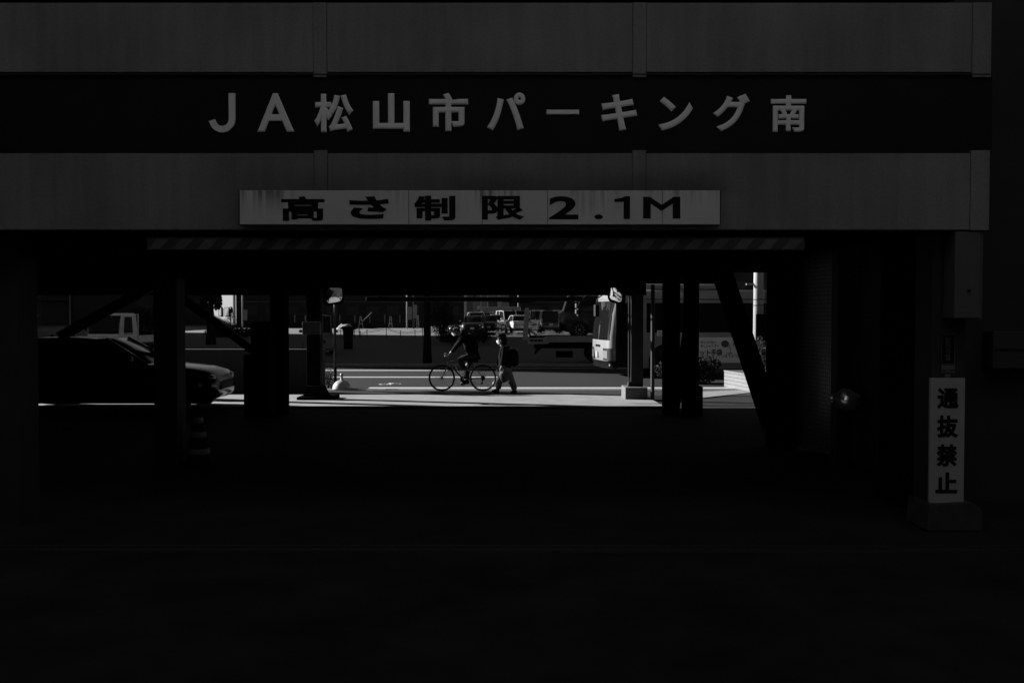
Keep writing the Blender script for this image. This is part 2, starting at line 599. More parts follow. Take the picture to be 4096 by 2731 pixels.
# columns
def column(px0, px1, pyb, Y, dep, m=M_steel, top=None, base=None, name='column'):
    xa, xb = PX(px0, Y), PX(px1, Y)
    z0 = zg(Y)
    zt = (z920 + .275) if top is None else top
    o = gb(MB().box(xa, xb, Y, Y + dep, z0 - .05, zt, bev=.015), name, m)
    if base:
        e, h = base
        gb(MB().box(xa - e, xb + e, Y - e, Y + dep + e, z0 - .05, z0 + h, bev=.02), 'footing', M_conc2)
    return o
M_colp = mat('column_paint', .05, .6, .25, 3, spec=.12)
column(612, 706, 1870, 11.75, .33, M_colp)
column(1080, 1140, 1660, 18.9, .34)
column(646, 704, 1605, 22.5, .32, base=(.16, .75))  # hidden behind the near column, added for the shadow band it throws
column(1225, 1281, 1600, 22.5, .32)
gb(MB().box(PX(1186, 22.3), PX(1333, 22.3), 22.25, 23.1, zg(22.5) - .05, zg(22.5) + .10, bev=.02), 'footing', M_steel)
gb(MB().prism([(PX(1215, 22.4), zg(22.5) + .1), (PX(1318, 22.4), zg(22.5) + .1), (PX(1298, 22.4), zg(22.5) + .34), (PX(1228, 22.4), zg(22.5) + .34)], 'y', 22.35, 22.49), 'footing', M_steel)
column(2659, 2721, 1665, 18.9, .34)
column(2743, 2797, 1670, 18.6, .26)
column(3094, 3197, 1790, 13.5, .4)
gb(MB().box(PX(2737, 18.6), PX(2812, 18.6), 18.55, 18.9, zg(18.6) - .05, PZ(1545, 18.6), bev=.02), 'footing', M_steel)
column(-110, 72, 2150, FY + .35, .35, M_colp, top=z920)
column(75, 92, 2150, FY + .5, .2, M_steel, top=z920)
# lit-edge steel post with its concrete block at the street side
ZF = zg(22.6)
gb(MB().box(PX(2499, 22.6), PX(2588, 22.6), 22.45, 23.25, ZF, ZF + .30, bev=.015), 'footing', mat('block_concrete', .12, .85, .2, 6, .1))
gb(MB().box(PX(2525, 22.7), PX(2574, 22.7), 22.72, 22.83, ZF + .3, z920 + .27, bev=.008), 'column', M_colp)
gb(MB().box(PX(2513, 22.8), PX(2518, 22.8), 22.75, 22.81, ZF + .3, z920 - .2), 'column_flange', M_colp)
gb(MB().prism([(PX(2512, 22.7), ZF + .3), (PX(2524, 22.7), ZF + .3), (PX(2522, 22.7), ZF + .42), (PX(2517, 22.7), ZF + .42)], 'y', 22.72, 22.9), 'column_flange', M_colp)
gb(MB().tube([(PX(2611, 22.4), 22.4, ZF), (PX(2611, 22.4), 22.4, 2.4)], .045, 12), 'pipe', M_colp)
gb(MB().tube([(PX(1291, 22.6), 22.45, ZF + .2), (PX(1291, 22.6), 22.45, 2.3)], .035, 10), 'pipe', M_steelg)
# diagonal braces
def brace(name, pa, pb, Y, wd, dep, m=M_steel):
    return gb(MB().bar(P(pa[0], pa[1], Y), P(pb[0], pb[1], Y), wd, dep), name, m)
brace('brace', (640, 1128), (240, 1346), 14.5, .13, .12, M_steelg)
brace('brace', (700, 1172), (1040, 1420), 19.3, .15, .12, M_steelg)
brace('brace', (2752, 1110), (2748, 1320), 19.3, .14, .14)
brace('brace', (2752, 1300), (2700, 1640), 19.3, .15, .14)
brace('brace', (2865, 1020), (3088, 1700), 16.5, .33, .1)
# a deep side girder above the right hand bay
gb(MB().prism([(PX(2806, 17), PZ(1106, 17)), (PX(3075, 17), PZ(1056, 17)), (PX(3075, 17), z920 + .27), (PX(2806, 17), z920 + .27)], 'y', 16.9, 17.2), 'side_girder', M_steel)
gb(MB().prism([(PX(2640, 17), PZ(1110, 17)), (PX(2806, 17), PZ(1106, 17)), (PX(2806, 17), z920 + .27), (PX(2640, 17), z920 + .27)], 'y', 16.9, 17.2), 'side_girder', M_steel)
# the inner right hand core: tiled wall, plain walls, door
M_tile = brick_mat('core_tile', .40, .04, .05, .052, .0045, .18, .3)
a = Vector((PX(3193, 13.5), 13.5, 0)); d = Vector((.165, -1, 0)).normalized()
TW = thing('tiled_wall', 'tiled stair core wall with small glazed tiles inside the garage', 'wall', (a.x, a.y, 0), math.atan2(d.y, d.x))
MB().box(0, 1.6, 0, .18, -.05, z920 + .27).build('wall', M_tile, TW)
gb(MB().box(PX(3350, 12.0), PX(3408, 12.0), 12.0, 12.25, -.1, z920 + .27, bev=.02), 'column', M_colp)
gb(MB().box(PX(3409, 12.1), PX(3980, 12.1), 12.1, 12.3, -.1, z920 + .27), 'core_wall', M_deck)
dr = gb(MB().box(PX(3440, 12.06), PX(3538, 12.06), 12.05, 12.098, -.05, PZ(1195, 12.06)), 'door', M_steel)
gb(MB().tube([(PX(3450, 12), 12.03, .95), (PX(3450, 12), 12.0, .95), (PX(3450, 12) + .1, 12.0, .95)], .012, 8), 'door_handle', M_steelg)
gb(MB().box(XR - .2, XR - .02, FY + .9, 9.6, -.1, z920 + .27), 'side_wall', M_deck)
gb(MB().box(XR - .02, 9.0, 14.0, 22.8, z920 + .28, z920 + .5), 'floor_deck', M_deck)
gb(MB().box(PX(3195, 22.7), 9.0, 22.5, 22.82, PZ(1134, 22.7), z920 + .279), 'cross_beam', M_steel)
gb(MB().box(XL - 20, XL - 19.8, FY, 22.8, -.1, z920 + .27), 'side_wall', M_deck)

# front right pier with its signs and wall box
PYr = FY + .25
gb(MB().box(PX(3728, PYr), PX(3864, PYr), PYr, PYr + .35, -.05, z920, bev=.01), 'column', M_colp)
gb(MB().prism([(PX(3712, PYr - .1), 0), (PX(3936, PYr - .1), 0), (PX(3934, PYr - .1), .17), (PX(3900, PYr - .1), .22), (PX(3722, PYr - .1), .20)], 'y', PYr - .12, PYr + .3), 'footing', mat('pier_footing', .05, .9, .45, 6, .3))
BX = thing('wall_cabinet', 'tall grey steel cabinet fixed beneath the right end of the fascia', 'cabinet', (PX(3888, FY), FY, 1.7))
BX.location = (0, 0, 0)
MB().box(fx(3830), fx(3932), FY + .02, FY + .24, fz(1273), fz(926), bev=.006).build('body', mat('cabinet_paint', .11, .6, .12, 5), BX)
MB().box(fx(3936), fx(3950), FY + .05, FY + .24, fz(1276), fz(926), bev=.004).build('side_channel', MATS['cabinet_paint'], BX)
MB().lathe([(.012, 0), (.012, .012), (.006, .016)], (fx(3887), FY + .004, fz(1163)), 12, axis='y').build('lock', M_ink, BX)

# height limit sign
HS = thing('height_limit_sign', 'long white board lettered with the height limit in black', 'sign', (fx(1920), FY, fz(835)))
HS.location = (0, 0, 0)
def streak_board():
    m = bpy.data.materials.new('streaked_board')
    m.use_nodes = True
    t = m.node_tree
    b = t.nodes['Principled BSDF']
    b.inputs['Roughness'].default_value = .5
    g = t.nodes.new('ShaderNodeNewGeometry')
    sx = t.nodes.new('ShaderNodeSeparateXYZ')
    mp = t.nodes.new('ShaderNodeMapping')
    mp.inputs['Scale'].default_value = (30, 1, .9)
    n1 = t.nodes.new('ShaderNodeTexNoise')
    n1.inputs['Scale'].default_value = 1
    n1.inputs['Detail'].default_value = 5
    n3 = t.nodes.new('ShaderNodeTexNoise')
    n3.inputs['Scale'].default_value = 1.9
    n3.inputs['Detail'].default_value = 4
    t.links.new(g.outputs['Position'], mp.inputs[0])
    t.links.new(mp.outputs[0], n1.inputs['Vector'])
    t.links.new(g.outputs['Position'], n3.inputs['Vector'])
    t.links.new(g.outputs['Position'], sx.inputs[0])
    def mr(src, a, b_, c, d):
        x = t.nodes.new('ShaderNodeMapRange')
        x.inputs[1].default_value, x.inputs[2].default_value = a, b_
        x.inputs[3].default_value, x.inputs[4].default_value = c, d
        t.links.new(src, x.inputs[0])
        return x.outputs[0]
    def op(o_, a, c):
        x = t.nodes.new('ShaderNodeMath')
        x.operation = o_
        for i, q in enumerate((a, c)):
            if isinstance(q, (int, float)): x.inputs[i].default_value = q
            else: t.links.new(q, x.inputs[i])
        return x.outputs[0]
    run = op('MULTIPLY', mr(n1.outputs['Fac'], .42, .62, 0, 1), mr(sx.outputs[2], fz(880), fz(766), 0, 1))
    run = op('MULTIPLY', run, mr(n3.outputs['Fac'], .42, .62, 0, 1))
    v = op('MULTIPLY', op('SUBTRACT', 1, op('MULTIPLY', run, .75)), mr(n3.outputs['Fac'], .3, .7, .86 * TONE, 1.02 * TONE))
    t.links.new(v, b.inputs['Base Color'])
    return m
MB().box(fx(968, 830), fx(2873, 830), FY - .08, FY - .013, fz(902), fz(767), bev=.004).build('board', streak_board(), HS)
mb = MB()
for px in (1638, 1929, 2188, 2642):
    mb.box(fx(px, 830), fx(px + 2, 830), FY - .0815, FY - .078, fz(901), fz(768))
mb.build('panel_joint', M_steelg, HS)
mb = MB()
for px in (968, 2873):
    mb.box(fx(px, 830) - .004, fx(px, 830) + .004, FY - .083, FY - .012, fz(903.5), fz(766))
mb.box(fx(968, 830), fx(2873, 830), FY - .083, FY - .012, fz(904), fz(902.3))
mb.build('frame', M_steelg, HS)
for ch, x0, y0, x1, y1, off in [('高', 1134, 790, 1306, 888, .032), ('さ', 1404, 790, 1561, 880, .05), ('制', 1659, 788, 1824, 886, .036), ('限', 1929, 788, 2098, 884, .034),
                                ('2', 2194, 790, 2311, 881, .03), ('.', 2374, 862, 2408, 881, .02), ('1', 2452, 790, 2515, 880, .035), ('M', 2567, 792, 2714, 878, .02)]:
    mb = MB()
    if ch == '1':
        q = lambda x, y: (fx(x, 830), fz(y))
        mb.prism([q(2490, 880), q(2515, 880), q(2515, 790), q(2497, 790), q(2480, 797), q(2456, 801), q(2452, 806), q(2455, 812), q(2490, 812)], 'y', FY - .0845, FY - .0805)
    else:
        text_box(mb, ch, fx(x0, 830), fx(x1, 830), fz(y1), fz(y0), FY - .0805, .004, off)
    mb.build('letter', M_ink, HS)

# striped clearance bar
SB = thing('clearance_bar', 'long dark clearance bar with faint slanted warning stripes', 'warning bar', (0, 0, 0))
BY = FY + .06
bx = lambda px: PX(px, BY)
MB().box(bx(590), bx(3217), BY, BY + .05, PZ(1001, BY), PZ(950, BY), bev=.004).build('bar', mat('bar_black', .03, .6, .2, 6), SB)
M_str = mat('stripe_paint', .12, .6, .35, 7)
k = 0
px = 596
while px < 3200:
    b0, b1 = PZ(997, BY), PZ(957, BY)
    mb = MB()
    mb.prism([(bx(px), b0), (bx(px + 47), b0), (bx(min(px + 82, 3214)), b1), (bx(px + 35), b1)], 'y', BY - .004, BY + .002)
    o = mb.build('stripe', M_str, SB)
    px += 97.3
for px in (700, 1600, 2500, 3150):
    MB().bar((bx(px), BY + .025, PZ(952, BY)), (bx(px), BY + .025, z920 + .02), .02, .02).build('hanger', M_steel, SB)

# no through traffic sign
NS = thing('no_through_sign', 'tall narrow white sign with four black characters on the right pier', 'sign')
NY = PYr - .04
nx = lambda px: PX(px, NY, 1760)
bd = MB().box(nx(3719), nx(3858), NY, NY + .03, PZ(2011, NY), PZ(1512, NY), bev=.003).build('board', mat('sign_white', .52, .5, .08, 4), NS)
for ch, x0, y0, x1, y1 in [('通', 3746, 1551, 3834, 1636), ('抜', 3746, 1661, 3833, 1751), ('禁', 3745, 1776, 3831, 1865), ('止', 3743, 1888, 3831, 1972)]:
    mb = MB()
    text_box(mb, ch, nx(x0), nx(x1), PZ(y1, NY), PZ(y0, NY), NY - .001, .003, .045)
    mb.build('letter', M_ink, NS)
# camera warning plate
CS = thing('camera_notice', 'small dark security camera notice plate above the tall white sign', 'sign')
CYp = PYr - .012
cx = lambda px: PX(px, CYp, 1400)
MB().box(cx(3764), cx(3820), CYp, CYp + .01, PZ(1495, CYp), PZ(1335, CYp)).build('plate', M_ink, CS)
mb = MB()
M_nt = mat('notice_white', .18, .6)
for (x0, y0, x1, y1) in ((3765, 1335.5, 3766.5, 1494), (3818, 1335.5, 3819.5, 1494), (3766.6, 1335.5, 3817.9, 1337), (3766.6, 1455, 3817.9, 1456.3), (3766.6, 1493, 3817.9, 1494.3)):
    mb.box(cx(x0), cx(x1), CYp - .002, CYp + .001, PZ(y1, CYp), PZ(y0, CYp))
mb.build('border', M_nt, CS)
MB().box(cx(3767.5), cx(3817), CYp - .003, CYp + .001, PZ(1490, CYp), PZ(1460, CYp)).build('panel', M_nt, CS)
mb = MB()
text_box(mb, 'SECOM', cx(3769), cx(3815.5), PZ(1487, CYp), PZ(1477, CYp), CYp - .0035, .002, .03)
mb.build('lettering', M_ink, CS)
mb = MB()
y = 1350.0
for ch in '防犯カメラ設置':
    text_box(mb, ch, cx(3782), cx(3802), PZ(y + 11.6, CYp), PZ(y, CYp), CYp - .001, .002, .0)
    y += 13.4
mb.build('lettering', M_nt, CS)
MB().box(cx(3782), cx(3802), CYp, CYp + .006, PZ(1508, CYp), PZ(1497, CYp)).build('sticker', M_nt, CS)

# glinting plastic bag at the column foot
mb = MB()
rnd = random.Random(3)
rings = []
for i in range(7):
    t = i / 6
    rr = .16 * (math.sin(math.pi * (.15 + .8 * t)) + .15)
    rings.append([(PX(3380, 11.85) + rr * math.cos(2 * math.pi * k / 14) * (1 + rnd.uniform(-.3, .3)),
                   11.8 + .7 * rr * math.sin(2 * math.pi * k / 14) * (1 + rnd.uniform(-.3, .3)), PZ(1640, 11.8) + t * .26 + rnd.uniform(-.015, .015)) for k in range(14)])
mb.loft(rings)
tag(mb.build('plastic_bag', mat('shiny_plastic', .8, .12, metal=.7), smooth=True), 'crumpled shiny plastic bag wrapped round a dark column at right', 'bag')

# cabinet, cone under the roof
PM = thing('pay_cabinet', 'dark boxy parking machine standing beside a steel column', 'machine')
MB().box(PX(972, 18.3), PX(1078, 18.3), 18.3, 18.75, zg(18.3) - .02, PZ(1420, 18.3), bev=.02).build('base', M_steel, PM)
MB().box(PX(1002, 18.35), PX(1079, 18.35), 18.35, 18.72, PZ(1420, 18.3) + .002, PZ(1286, 18.35), bev=.02).build('housing', M_steel, PM)
MB().box(PX(1015, 18.3), PX(1064, 18.3), 18.335, 18.349, PZ(1375, 18.3), PZ(1310, 18.3)).build('screen', M_glass, PM)
BP = thing('notice_board', 'blank grey notice board fixed across a column by the street', 'board')
MB().box(PX(1209, 22.3), PX(1280, 22.3), 22.3, 22.34, PZ(1337, 22.3), PZ(1287, 22.3), bev=.005).build('panel', mat('board_grey', .12, .6, .2, 4), BP)
mb = MB()
mb.box(PX(1215, 22.35), PX(1222, 22.35), 22.34, 22.5, PZ(1330, 22.35), PZ(1322, 22.35))
mb.build('bracket', M_steel, BP)
TC = thing('traffic_cone', 'dark traffic cone with three pale reflective bands beside a column', 'cone', (PX(790, 12.0), 12.0, zg(12)))
pr = lambda h: .022 + (.155 - .022) * (1 - h / .68)
MB().lathe([(pr(0.03), .03), (pr(.68), .68), (.01, .69)], n=24).build('cone', M_rubber, TC, True)
MB().box(-.19, .19, -.19, .19, 0, .035, bev=.012).build('base', M_rubber, TC)
for hb in (.115, .315, .49):
    MB().lathe([(pr(hb) + .003, hb), (pr(hb + .065) + .003, hb + .065)], n=24).build('band', mat('cone_band', .5, .4, .2, 8), TC, True)

# ------------------------------------------------------------------ kerbside things
# white dome weight with a short stem
DM = thing('dome_bollard', 'white dome shaped weight with a short stem standing on the kerb', 'bollard', (PX(1366, 26.35), 26.35, zg(26.35)))
M_dome = mat('dome_plastic', .55, .4, .1, 6)
prof = [(.24, 0), (.245, .03)] + [(.24 * math.cos(t) ** .8, .03 + .215 * math.sin(t)) for t in [R(q) for q in (12, 25, 40, 54, 66, 75)]]
MB().lathe(prof + [(.04, .255), (.038, .30)], n=32).build('dome', M_dome, DM, True)
MB().lathe([(.04, .295), (.034, .31), (.034, .355), (.042, .357), (.042, .42), (.03, .425)], n=16).build('stem', M_dome, DM, True)
MB().lathe([(.035, .349), (.035, .3565)], n=16).build('groove', M_steel, DM)
mb = MB()
for t in (-125, -58):
    mb.ball((.230 * math.cos(R(t)), .230 * math.sin(R(t)), .075), .013, sc=(.8, .8, 2.0))
    mb.build('slot', mat('slot_grey', .16, .6), DM)
    mb = MB()

def mirror(name, label, px, py0, py1, Y, nrm, roll, wdt, hgt, pole_px=None, pole_to=None):
    c = P(px, (py0 + py1) / 2, Y)
    T = thing(name, label, 'mirror', (c.x, Y, zg(Y)))
    q = Vector(nrm).normalized().to_track_quat('Z', 'Y')
    q = q @ Euler((0, 0, roll)).to_quaternion()
    off = Vector((0, 0, c.z - zg(Y)))
    def rr(ax, ay, r, n=5):
        out = []
        for cx_, cy_, a0 in ((ax - r, ay - r, 0), (-ax + r, ay - r, 90), (-ax + r, -ay + r, 180), (ax - r, -ay + r, 270)):
            for i in range(n + 1):
                t = R(a0 + 90 * i / n)
                out.append((cx_ + r * math.cos(t), cy_ + r * math.sin(t)))
        return out
    rad = 1.5
    bul = lambda x, y: math.sqrt(max(rad * rad - x * x - y * y, 0)) - rad
    rings = []
    for s in (1, .85, .7, .5, .3, .1):
        rings.append([q @ Vector((x * s, y * s, bul(x * s, y * s) + .06)) + off for x, y in rr(wdt / 2, hgt / 2, .09)])
    MB().loft(rings).build('glass', M_mir, T, True)
    o = rr(wdt / 2 + .035, hgt / 2 + .035, .11)
    i_ = rr(wdt / 2 - .004, hgt / 2 - .004, .088)
    mb = MB()
    rings = [[q @ Vector((x, y, z)) + off for x, y in pts] for pts, z in ((i_, .035), (o, .045), (o, -.03), (i_, -.06))]
    mb.loft(rings)
    mb.build('housing', M_steel, T)
    if pole_px:
        xp = PX(pole_px, Y + .12) - c.x
        MB().tube([(xp, .12, 0), (xp, .12, off.z + .05)], .045, 14).build('pole', M_colp, T, True)
        MB().bar((xp, .12, off.z), tuple(off + q @ Vector((0, 0, -.03))), .05, .04).build('bracket', M_steel, T)
    else:
        MB().bar(tuple(off + q @ Vector((0, 0, -.03))), (PX(pole_to or 2540, Y + .3) - c.x, .32, off.z - .05), .05, .05).build('bracket', M_steel, T)
    return T
M_mir = mat('mirror_glass', .8, .03, metal=1)
mirror('traffic_mirror', 'convex traffic mirror fixed to the dark column above the white dome', 1334, 1142, 1212, 22.2, (.72, -.66, -.16), R(8), .46, .38, None, 1281)
SPL = thing('slim_post', 'slim dark post standing right behind the white dome', 'post', (PX(1340, 26.75), 26.75, zg(26.75)))
MB().tube([(0, 0, 0), (0, 0, .55)], .042, 14).build('sleeve', M_steel, SPL, True)
MB().tube([(0, 0, .551), (0, 0, 3.2)], .033, 14).build('shaft', M_colp, SPL, True)
MB().lathe([(.06, 0), (.06, .02), (.045, .03)], n=14).build('base_plate', M_steel, SPL)
mirror('traffic_mirror', 'convex traffic mirror held off the steel post in front of the bus', 2468, 1136, 1206, 22.3, (-.70, -.68, -.2), R(-14), .38, .40)

def foliage(mb, c, rad, n, size, rnd, power=.55, flat=1.0, mi=0):
    for _ in range(n):
        while True:
            p = Vector((rnd.uniform(-1, 1), rnd.uniform(-1, 1), rnd.uniform(-1, 1)))
            if 0 < p.length <= 1: break
        p = p.normalized() * (p.length ** power)
        q = Vector((c[0] + p.x * rad[0], c[1] + p.y * rad[1], c[2] + p.z * rad[2]))
        e = Euler((rnd.uniform(0, 6.3), rnd.uniform(0, 6.3), rnd.uniform(0, 6.3)))
        a = e.to_matrix() @ Vector((size * rnd.uniform(.6, 1.3), 0, 0))
        b = e.to_matrix() @ Vector((0, size * rnd.uniform(.35, .7) * flat, 0))
        mb.add([q - a, q + b, q + a, q - b], [(0, 1, 2, 3)], mi)

M_leaf = mat('leaf', .03, .7, .5, 20, spec=.1)
M_leaf2 = mat('dry_leaf', .06, .8, .5, 16, spec=.1)
M_leafg = mat('glossy_leaf', .07, .25, .5, 20)
M_bark = mat('bark', .022, .95, .4, 9, .4, spec=0)
def shrub(name, label, cat, c, rad, n, size, seed, m=M_leaf, stems=7, group=None, lumps=5, power=.5):
    rnd = random.Random(seed)
    T = thing(name, label, cat, (c[0], c[1], c[2] - rad[2]), 0, group)
    mb = MB()
    for k in range(lumps):
        a = 2 * math.pi * k / lumps + rnd.uniform(-.4, .4)
        o = (math.cos(a) * rad[0] * .45, math.sin(a) * rad[1] * .45, rad[2] + rnd.uniform(-.45, .35) * rad[2])
        s = rnd.uniform(.45, .68)
        foliage(mb, o, (rad[0] * s, rad[1] * s, rad[2] * s), n // lumps, size, rnd, power)
    mb.build('foliage', m, T, recalc=False)
    mb = MB()
    for k in range(stems):
        a = rnd.uniform(0, 6.28)
        h = rad[2] * rnd.uniform(1.1, 1.7)
        e = (math.cos(a) * rad[0] * rnd.uniform(.3, .8), math.sin(a) * rad[1] * rnd.uniform(.3, .8), h)
        mb.tube([(e[0] * .1, e[1] * .1, 0), (e[0] * .45, e[1] * .45, h * .55), e], [.014, .01, .004], 5)
    mb.build('stem', M_bark, T)
    return T
shrub('small_shrub', 'small leafy shrub squeezed between the column and the mirror pole', 'shrub', (PX(1312, 26.9), 26.9, zg(26.9) + .27), (.17, .2, .30), 520, .022, 4, M_leaf2, stems=12, power=.7)

# manhole cover
MH = thing('manhole_cover', 'round patterned iron manhole cover set in the road', 'manhole cover', (PX(1560, 28.4), 28.4, zg(28.4)))
MB().lathe([(.33, -.01), (.33, .005), (.0001, .0052)], n=36).build('cover', mat('iron', .12, .6, .3, 30), MH)
mb = MB()
mb.lathe([(.315, .0045), (.315, .009), (.285, .0092), (.285, .0045)], n=36)
for k in range(16):
    t = 2 * math.pi * k / 16
    for r0 in (.10, .2):
        mb.bar((r0 * math.cos(t), r0 * math.sin(t), .0065), ((r0 + .06) * math.cos(t + .25), (r0 + .06) * math.sin(t + .25), .0065), .022, .006)
mb.build('pattern', mat('worn_iron', .5, .5, .2, 30), MH)
# gutter grate
GT = thing('drain_grate', 'small slotted drain grate in the gutter past the manhole cover', 'grate', (PX(1568, 26.36), 26.36, zg(26.36)))
MB().box(-.18, .18, -.07, .07, -.02, .004).build('frame', M_steelg, GT)
mb = MB()
for k in range(7):
    mb.box(-.155 + k * .048, -.135 + k * .048, -.055, .055, .004, .007)
mb.build('slot', M_black, GT)

# brick planter, right
PL = thing('tiled_planter', 'sunlit white tiled planter box on the pavement edge at right', 'planter')
a = Vector((PX(2898, 27.4), 27.4, 0)); d = Vector((.155, -1, 0)).normalized()
PL.location = (a.x, a.y, zg(27)); PL.rotation_euler = (0, 0, math.atan2(d.y, d.x))
M_ptile = brick_mat('planter_tile', .27, .04, .045, .098, .007, .06)
MB().box(0, 2.4, 0, 1.6, -.05, .43).build('wall', M_ptile, PL)
mb = MB()
mb.box(-.01, 2.41, -.012, .06, .431, .452); mb.box(-.01, .07, .061, 1.6, .431, .452)
mb.build('coping', mat('coping', .16, .8, .2, 9), PL)
MB().box(.08, 2.3, .07, 1.5, .35, .445).build('soil', mat('soil', .05, .95, .4, 20, .5), PL)

# clipped hedge under the bus advert
shrub('low_hedge', 'dark low hedge beside the white tiled planter in front of the bus', 'hedge', (PX(2760, 28.8), 28.8, zg(28.8) + .42), (1.0, .45, .46), 6500, .035, 8, M_leaf, stems=8, lumps=7)
shrub('roadside_shrub', 'glossy leaved shrub at the foot of the concrete pole', 'shrub', (PX(3048, 26.9), 26.9, PZ(1425, 26.9)), (.2, .25, .62), 1500, .03, 18, M_leafg, stems=6)

# utility pole with sign board
UP = thing('utility_pole', 'pale round concrete utility pole lit from the left', 'utility pole', (PX(3033, 29), 29, zg(29)))
MB().tube([(0, 0, 0), (0, 0, 4.5), (0, 0, 9)], [.15, .135, .11], 24).build('pole', mat('pole_concrete', .42, .75, .12, 5), UP, True)
for z in (PZ(1198, 29) - zg(29), PZ(1221, 29) - zg(29)):
    MB().lathe([(.153, z - .012), (.158, z), (.153, z + .012)], n=20).build('strap', M_steelg, UP)
MB().tube([(.2, -.05, 0), (.2, -.05, 6)], .012, 8).build('conduit', M_steelg, UP)
MB().bar((-.05, 0, PZ(1135, 29) - zg(29)), (-.36, 0, PZ(1137, 29) - zg(29)), .05, .05).build('arm', MATS['pole_concrete'], UP)
PB = thing('pole_sign', 'dark blank sign board fixed to the front of the concrete pole', 'sign', (PX(3024, 28.7), 28.7, 0))
MB().box(0, .55, 0, .03, PZ(1362, 28.7), PZ(1256, 28.7), bev=.004).build('board', M_steel, PB)
MB().box(.33, .55, -.004, -.001, PZ(1360, 28.7), PZ(1260, 28.7)).build('panel', mat('dull_panel', .08, .6), PB)
MB().box(0.2, .35, .03, .16, PZ(1312, 28.7), PZ(1306, 28.7)).build('bracket', M_steel, PB)
WP = thing('short_post', 'short white marker post glimpsed between the two dark steel columns', 'post', (PX(2748, 20.2), 20.2, zg(20.2)))
MB().lathe([(.028, 0), (.028, .16), (.034, .165), (.034, .19), (.022, .2), (.022, .25), (.02, .255)], n=12).build('shaft', M_sheet, WP, True)

# hanging roller bar behind the far beam
RB = thing('roller_bar', 'long black rolled awning bar hung under the far edge of the garage', 'awning', (0, 0, 0))
MB().box(PX(1465, 23.4), PX(2330, 23.4), 23.36, 23.46, PZ(1206, 23.4), PZ(1188, 23.4), bev=.01).build('bar', M_black, RB)
mb = MB()
n = 14
for i in range(n):
    t0, t1 = i / n, (i + 1) / n
    xa, xb = PX(1950 + 250 * t0, 23.42), PX(1950 + 250 * t1, 23.42)
    za, zb = PZ(1204 + 7 * math.sin(math.pi * t0) ** 2, 23.42), PZ(1204 + 7 * math.sin(math.pi * t1) ** 2, 23.42)
    top = PZ(1203.5, 23.42)
    mb.add([(xa, 23.37, za), (xb, 23.37, zb), (xb, 23.37, top), (xa, 23.37, top), (xa, 23.45, za), (xb, 23.45, zb), (xb, 23.45, top), (xa, 23.45, top)],
           [(0, 1, 2, 3), (4, 7, 6, 5), (0, 4, 5, 1)])
mb.build('cloth', M_black, RB)
for px in (1520, 1900, 2280):
    MB().bar((PX(px, 23.1), 22.83, PZ(1150, 22.9)), (PX(px, 23.4), 23.41, PZ(1189, 23.4)), .03, .03).build('hanger', M_black, RB)

# ------------------------------------------------------------------ vehicles
M_paint = {'white': mat('white_paint', .85, .28, coat=.8, var=.03), 'black': mat('black_paint', .006, .30, coat=.25, spec=.4), 'grey': mat('grey_paint', .12, .28, coat=.9), 'silver': mat('silver_paint', .36, .3, coat=.8),
           'dark': mat('dark_paint', .006, .22, coat=.3, spec=.2)}
M_lamp = mat('lamp_lens', .3, .1, coat=1)
M_tail = mat('tail_lens', .22, .15, coat=1)
M_plate = mat('plate', .6, .5)
M_rim = mat('alloy', .42, .35)

KINDS = {
 # L, W, H, belt z, hood z, tail z, windscreen base x, roof front x, roof rear x, rear glass base x, cabin top half width factor, ground clearance
 'sedan': (4.55, 1.76, 1.43, .93, .90, .98, .95, .30, -.95, -1.72, .70, .17),
 'hatch': (4.15, 1.74, 1.50, .98, .95, 1.02, 1.05, .35, -1.30, -1.95, .72, .17),
 'suv':   (4.60, 1.82, 1.72, 1.08, 1.05, 1.12, 1.10, .45, -1.75, -2.18, .76, .2),
 'van':   (4.70, 1.78, 1.88, 1.08, 1.02, 1.10, 1.75, .95, -2.15, -2.30, .80, .17),
 'kei':   (3.40, 1.475, 1.88, 1.02, .98, 1.05, 1.55, 1.10, -1.52, -1.66, .82, .17),
 'mpv':   (4.75, 1.80, 1.72, 1.06, 1.02, 1.10, 1.60, .75, -2.05, -2.28, .78, .17),
 'saloon': (4.75, 1.78, 1.47, .93, .86, 1.0, 1.02, .15, -1.55, -2.15, .68, .155),
 'wagon': (4.50, 1.72, 1.52, .98, .93, 1.0, 1.0, .40, -1.70, -2.10, .74, .17),
}
def wheel(parent, x, y, r, wd, detail=True):
    s = 1 if y > 0 else -1
    W_ = bpy.data.objects.new('wheel', None)
    COL.objects.link(W_)
    W_.parent = parent
    W_.location = (x, y, r)
    W_.empty_display_size = .1
    MB().lathe([(r * .66, -wd / 2), (r * .93, -wd / 2), (r, -wd * .35), (r, wd * .35), (r * .93, wd / 2), (r * .66, wd / 2)], n=28, axis='y', cap=False).build('tyre', M_rubber, W_, True)
    mb = MB()
    o = s * wd * .45
    mb.lathe([(r * .70, o), (r * .70, o - s * .03), (r * .60, o - s * .05), (.001, o - s * .05)] if True else [], n=24, axis='y', mi=1)
    for k in range(10 if detail else 6):
        t = 2 * math.pi * k / (10 if detail else 6)
        mb.bar((.03 * math.cos(t), o - s * .02, .03 * math.sin(t)), (r * .66 * math.cos(t), o - s * .012, r * .66 * math.sin(t)), .035, .03)
    mb.lathe([(.05, o - s * .04), (.05, o), (.001, o + s * .004)], n=12, axis='y')
    mb.build('rim', [M_rim, M_black], W_)
    return W_

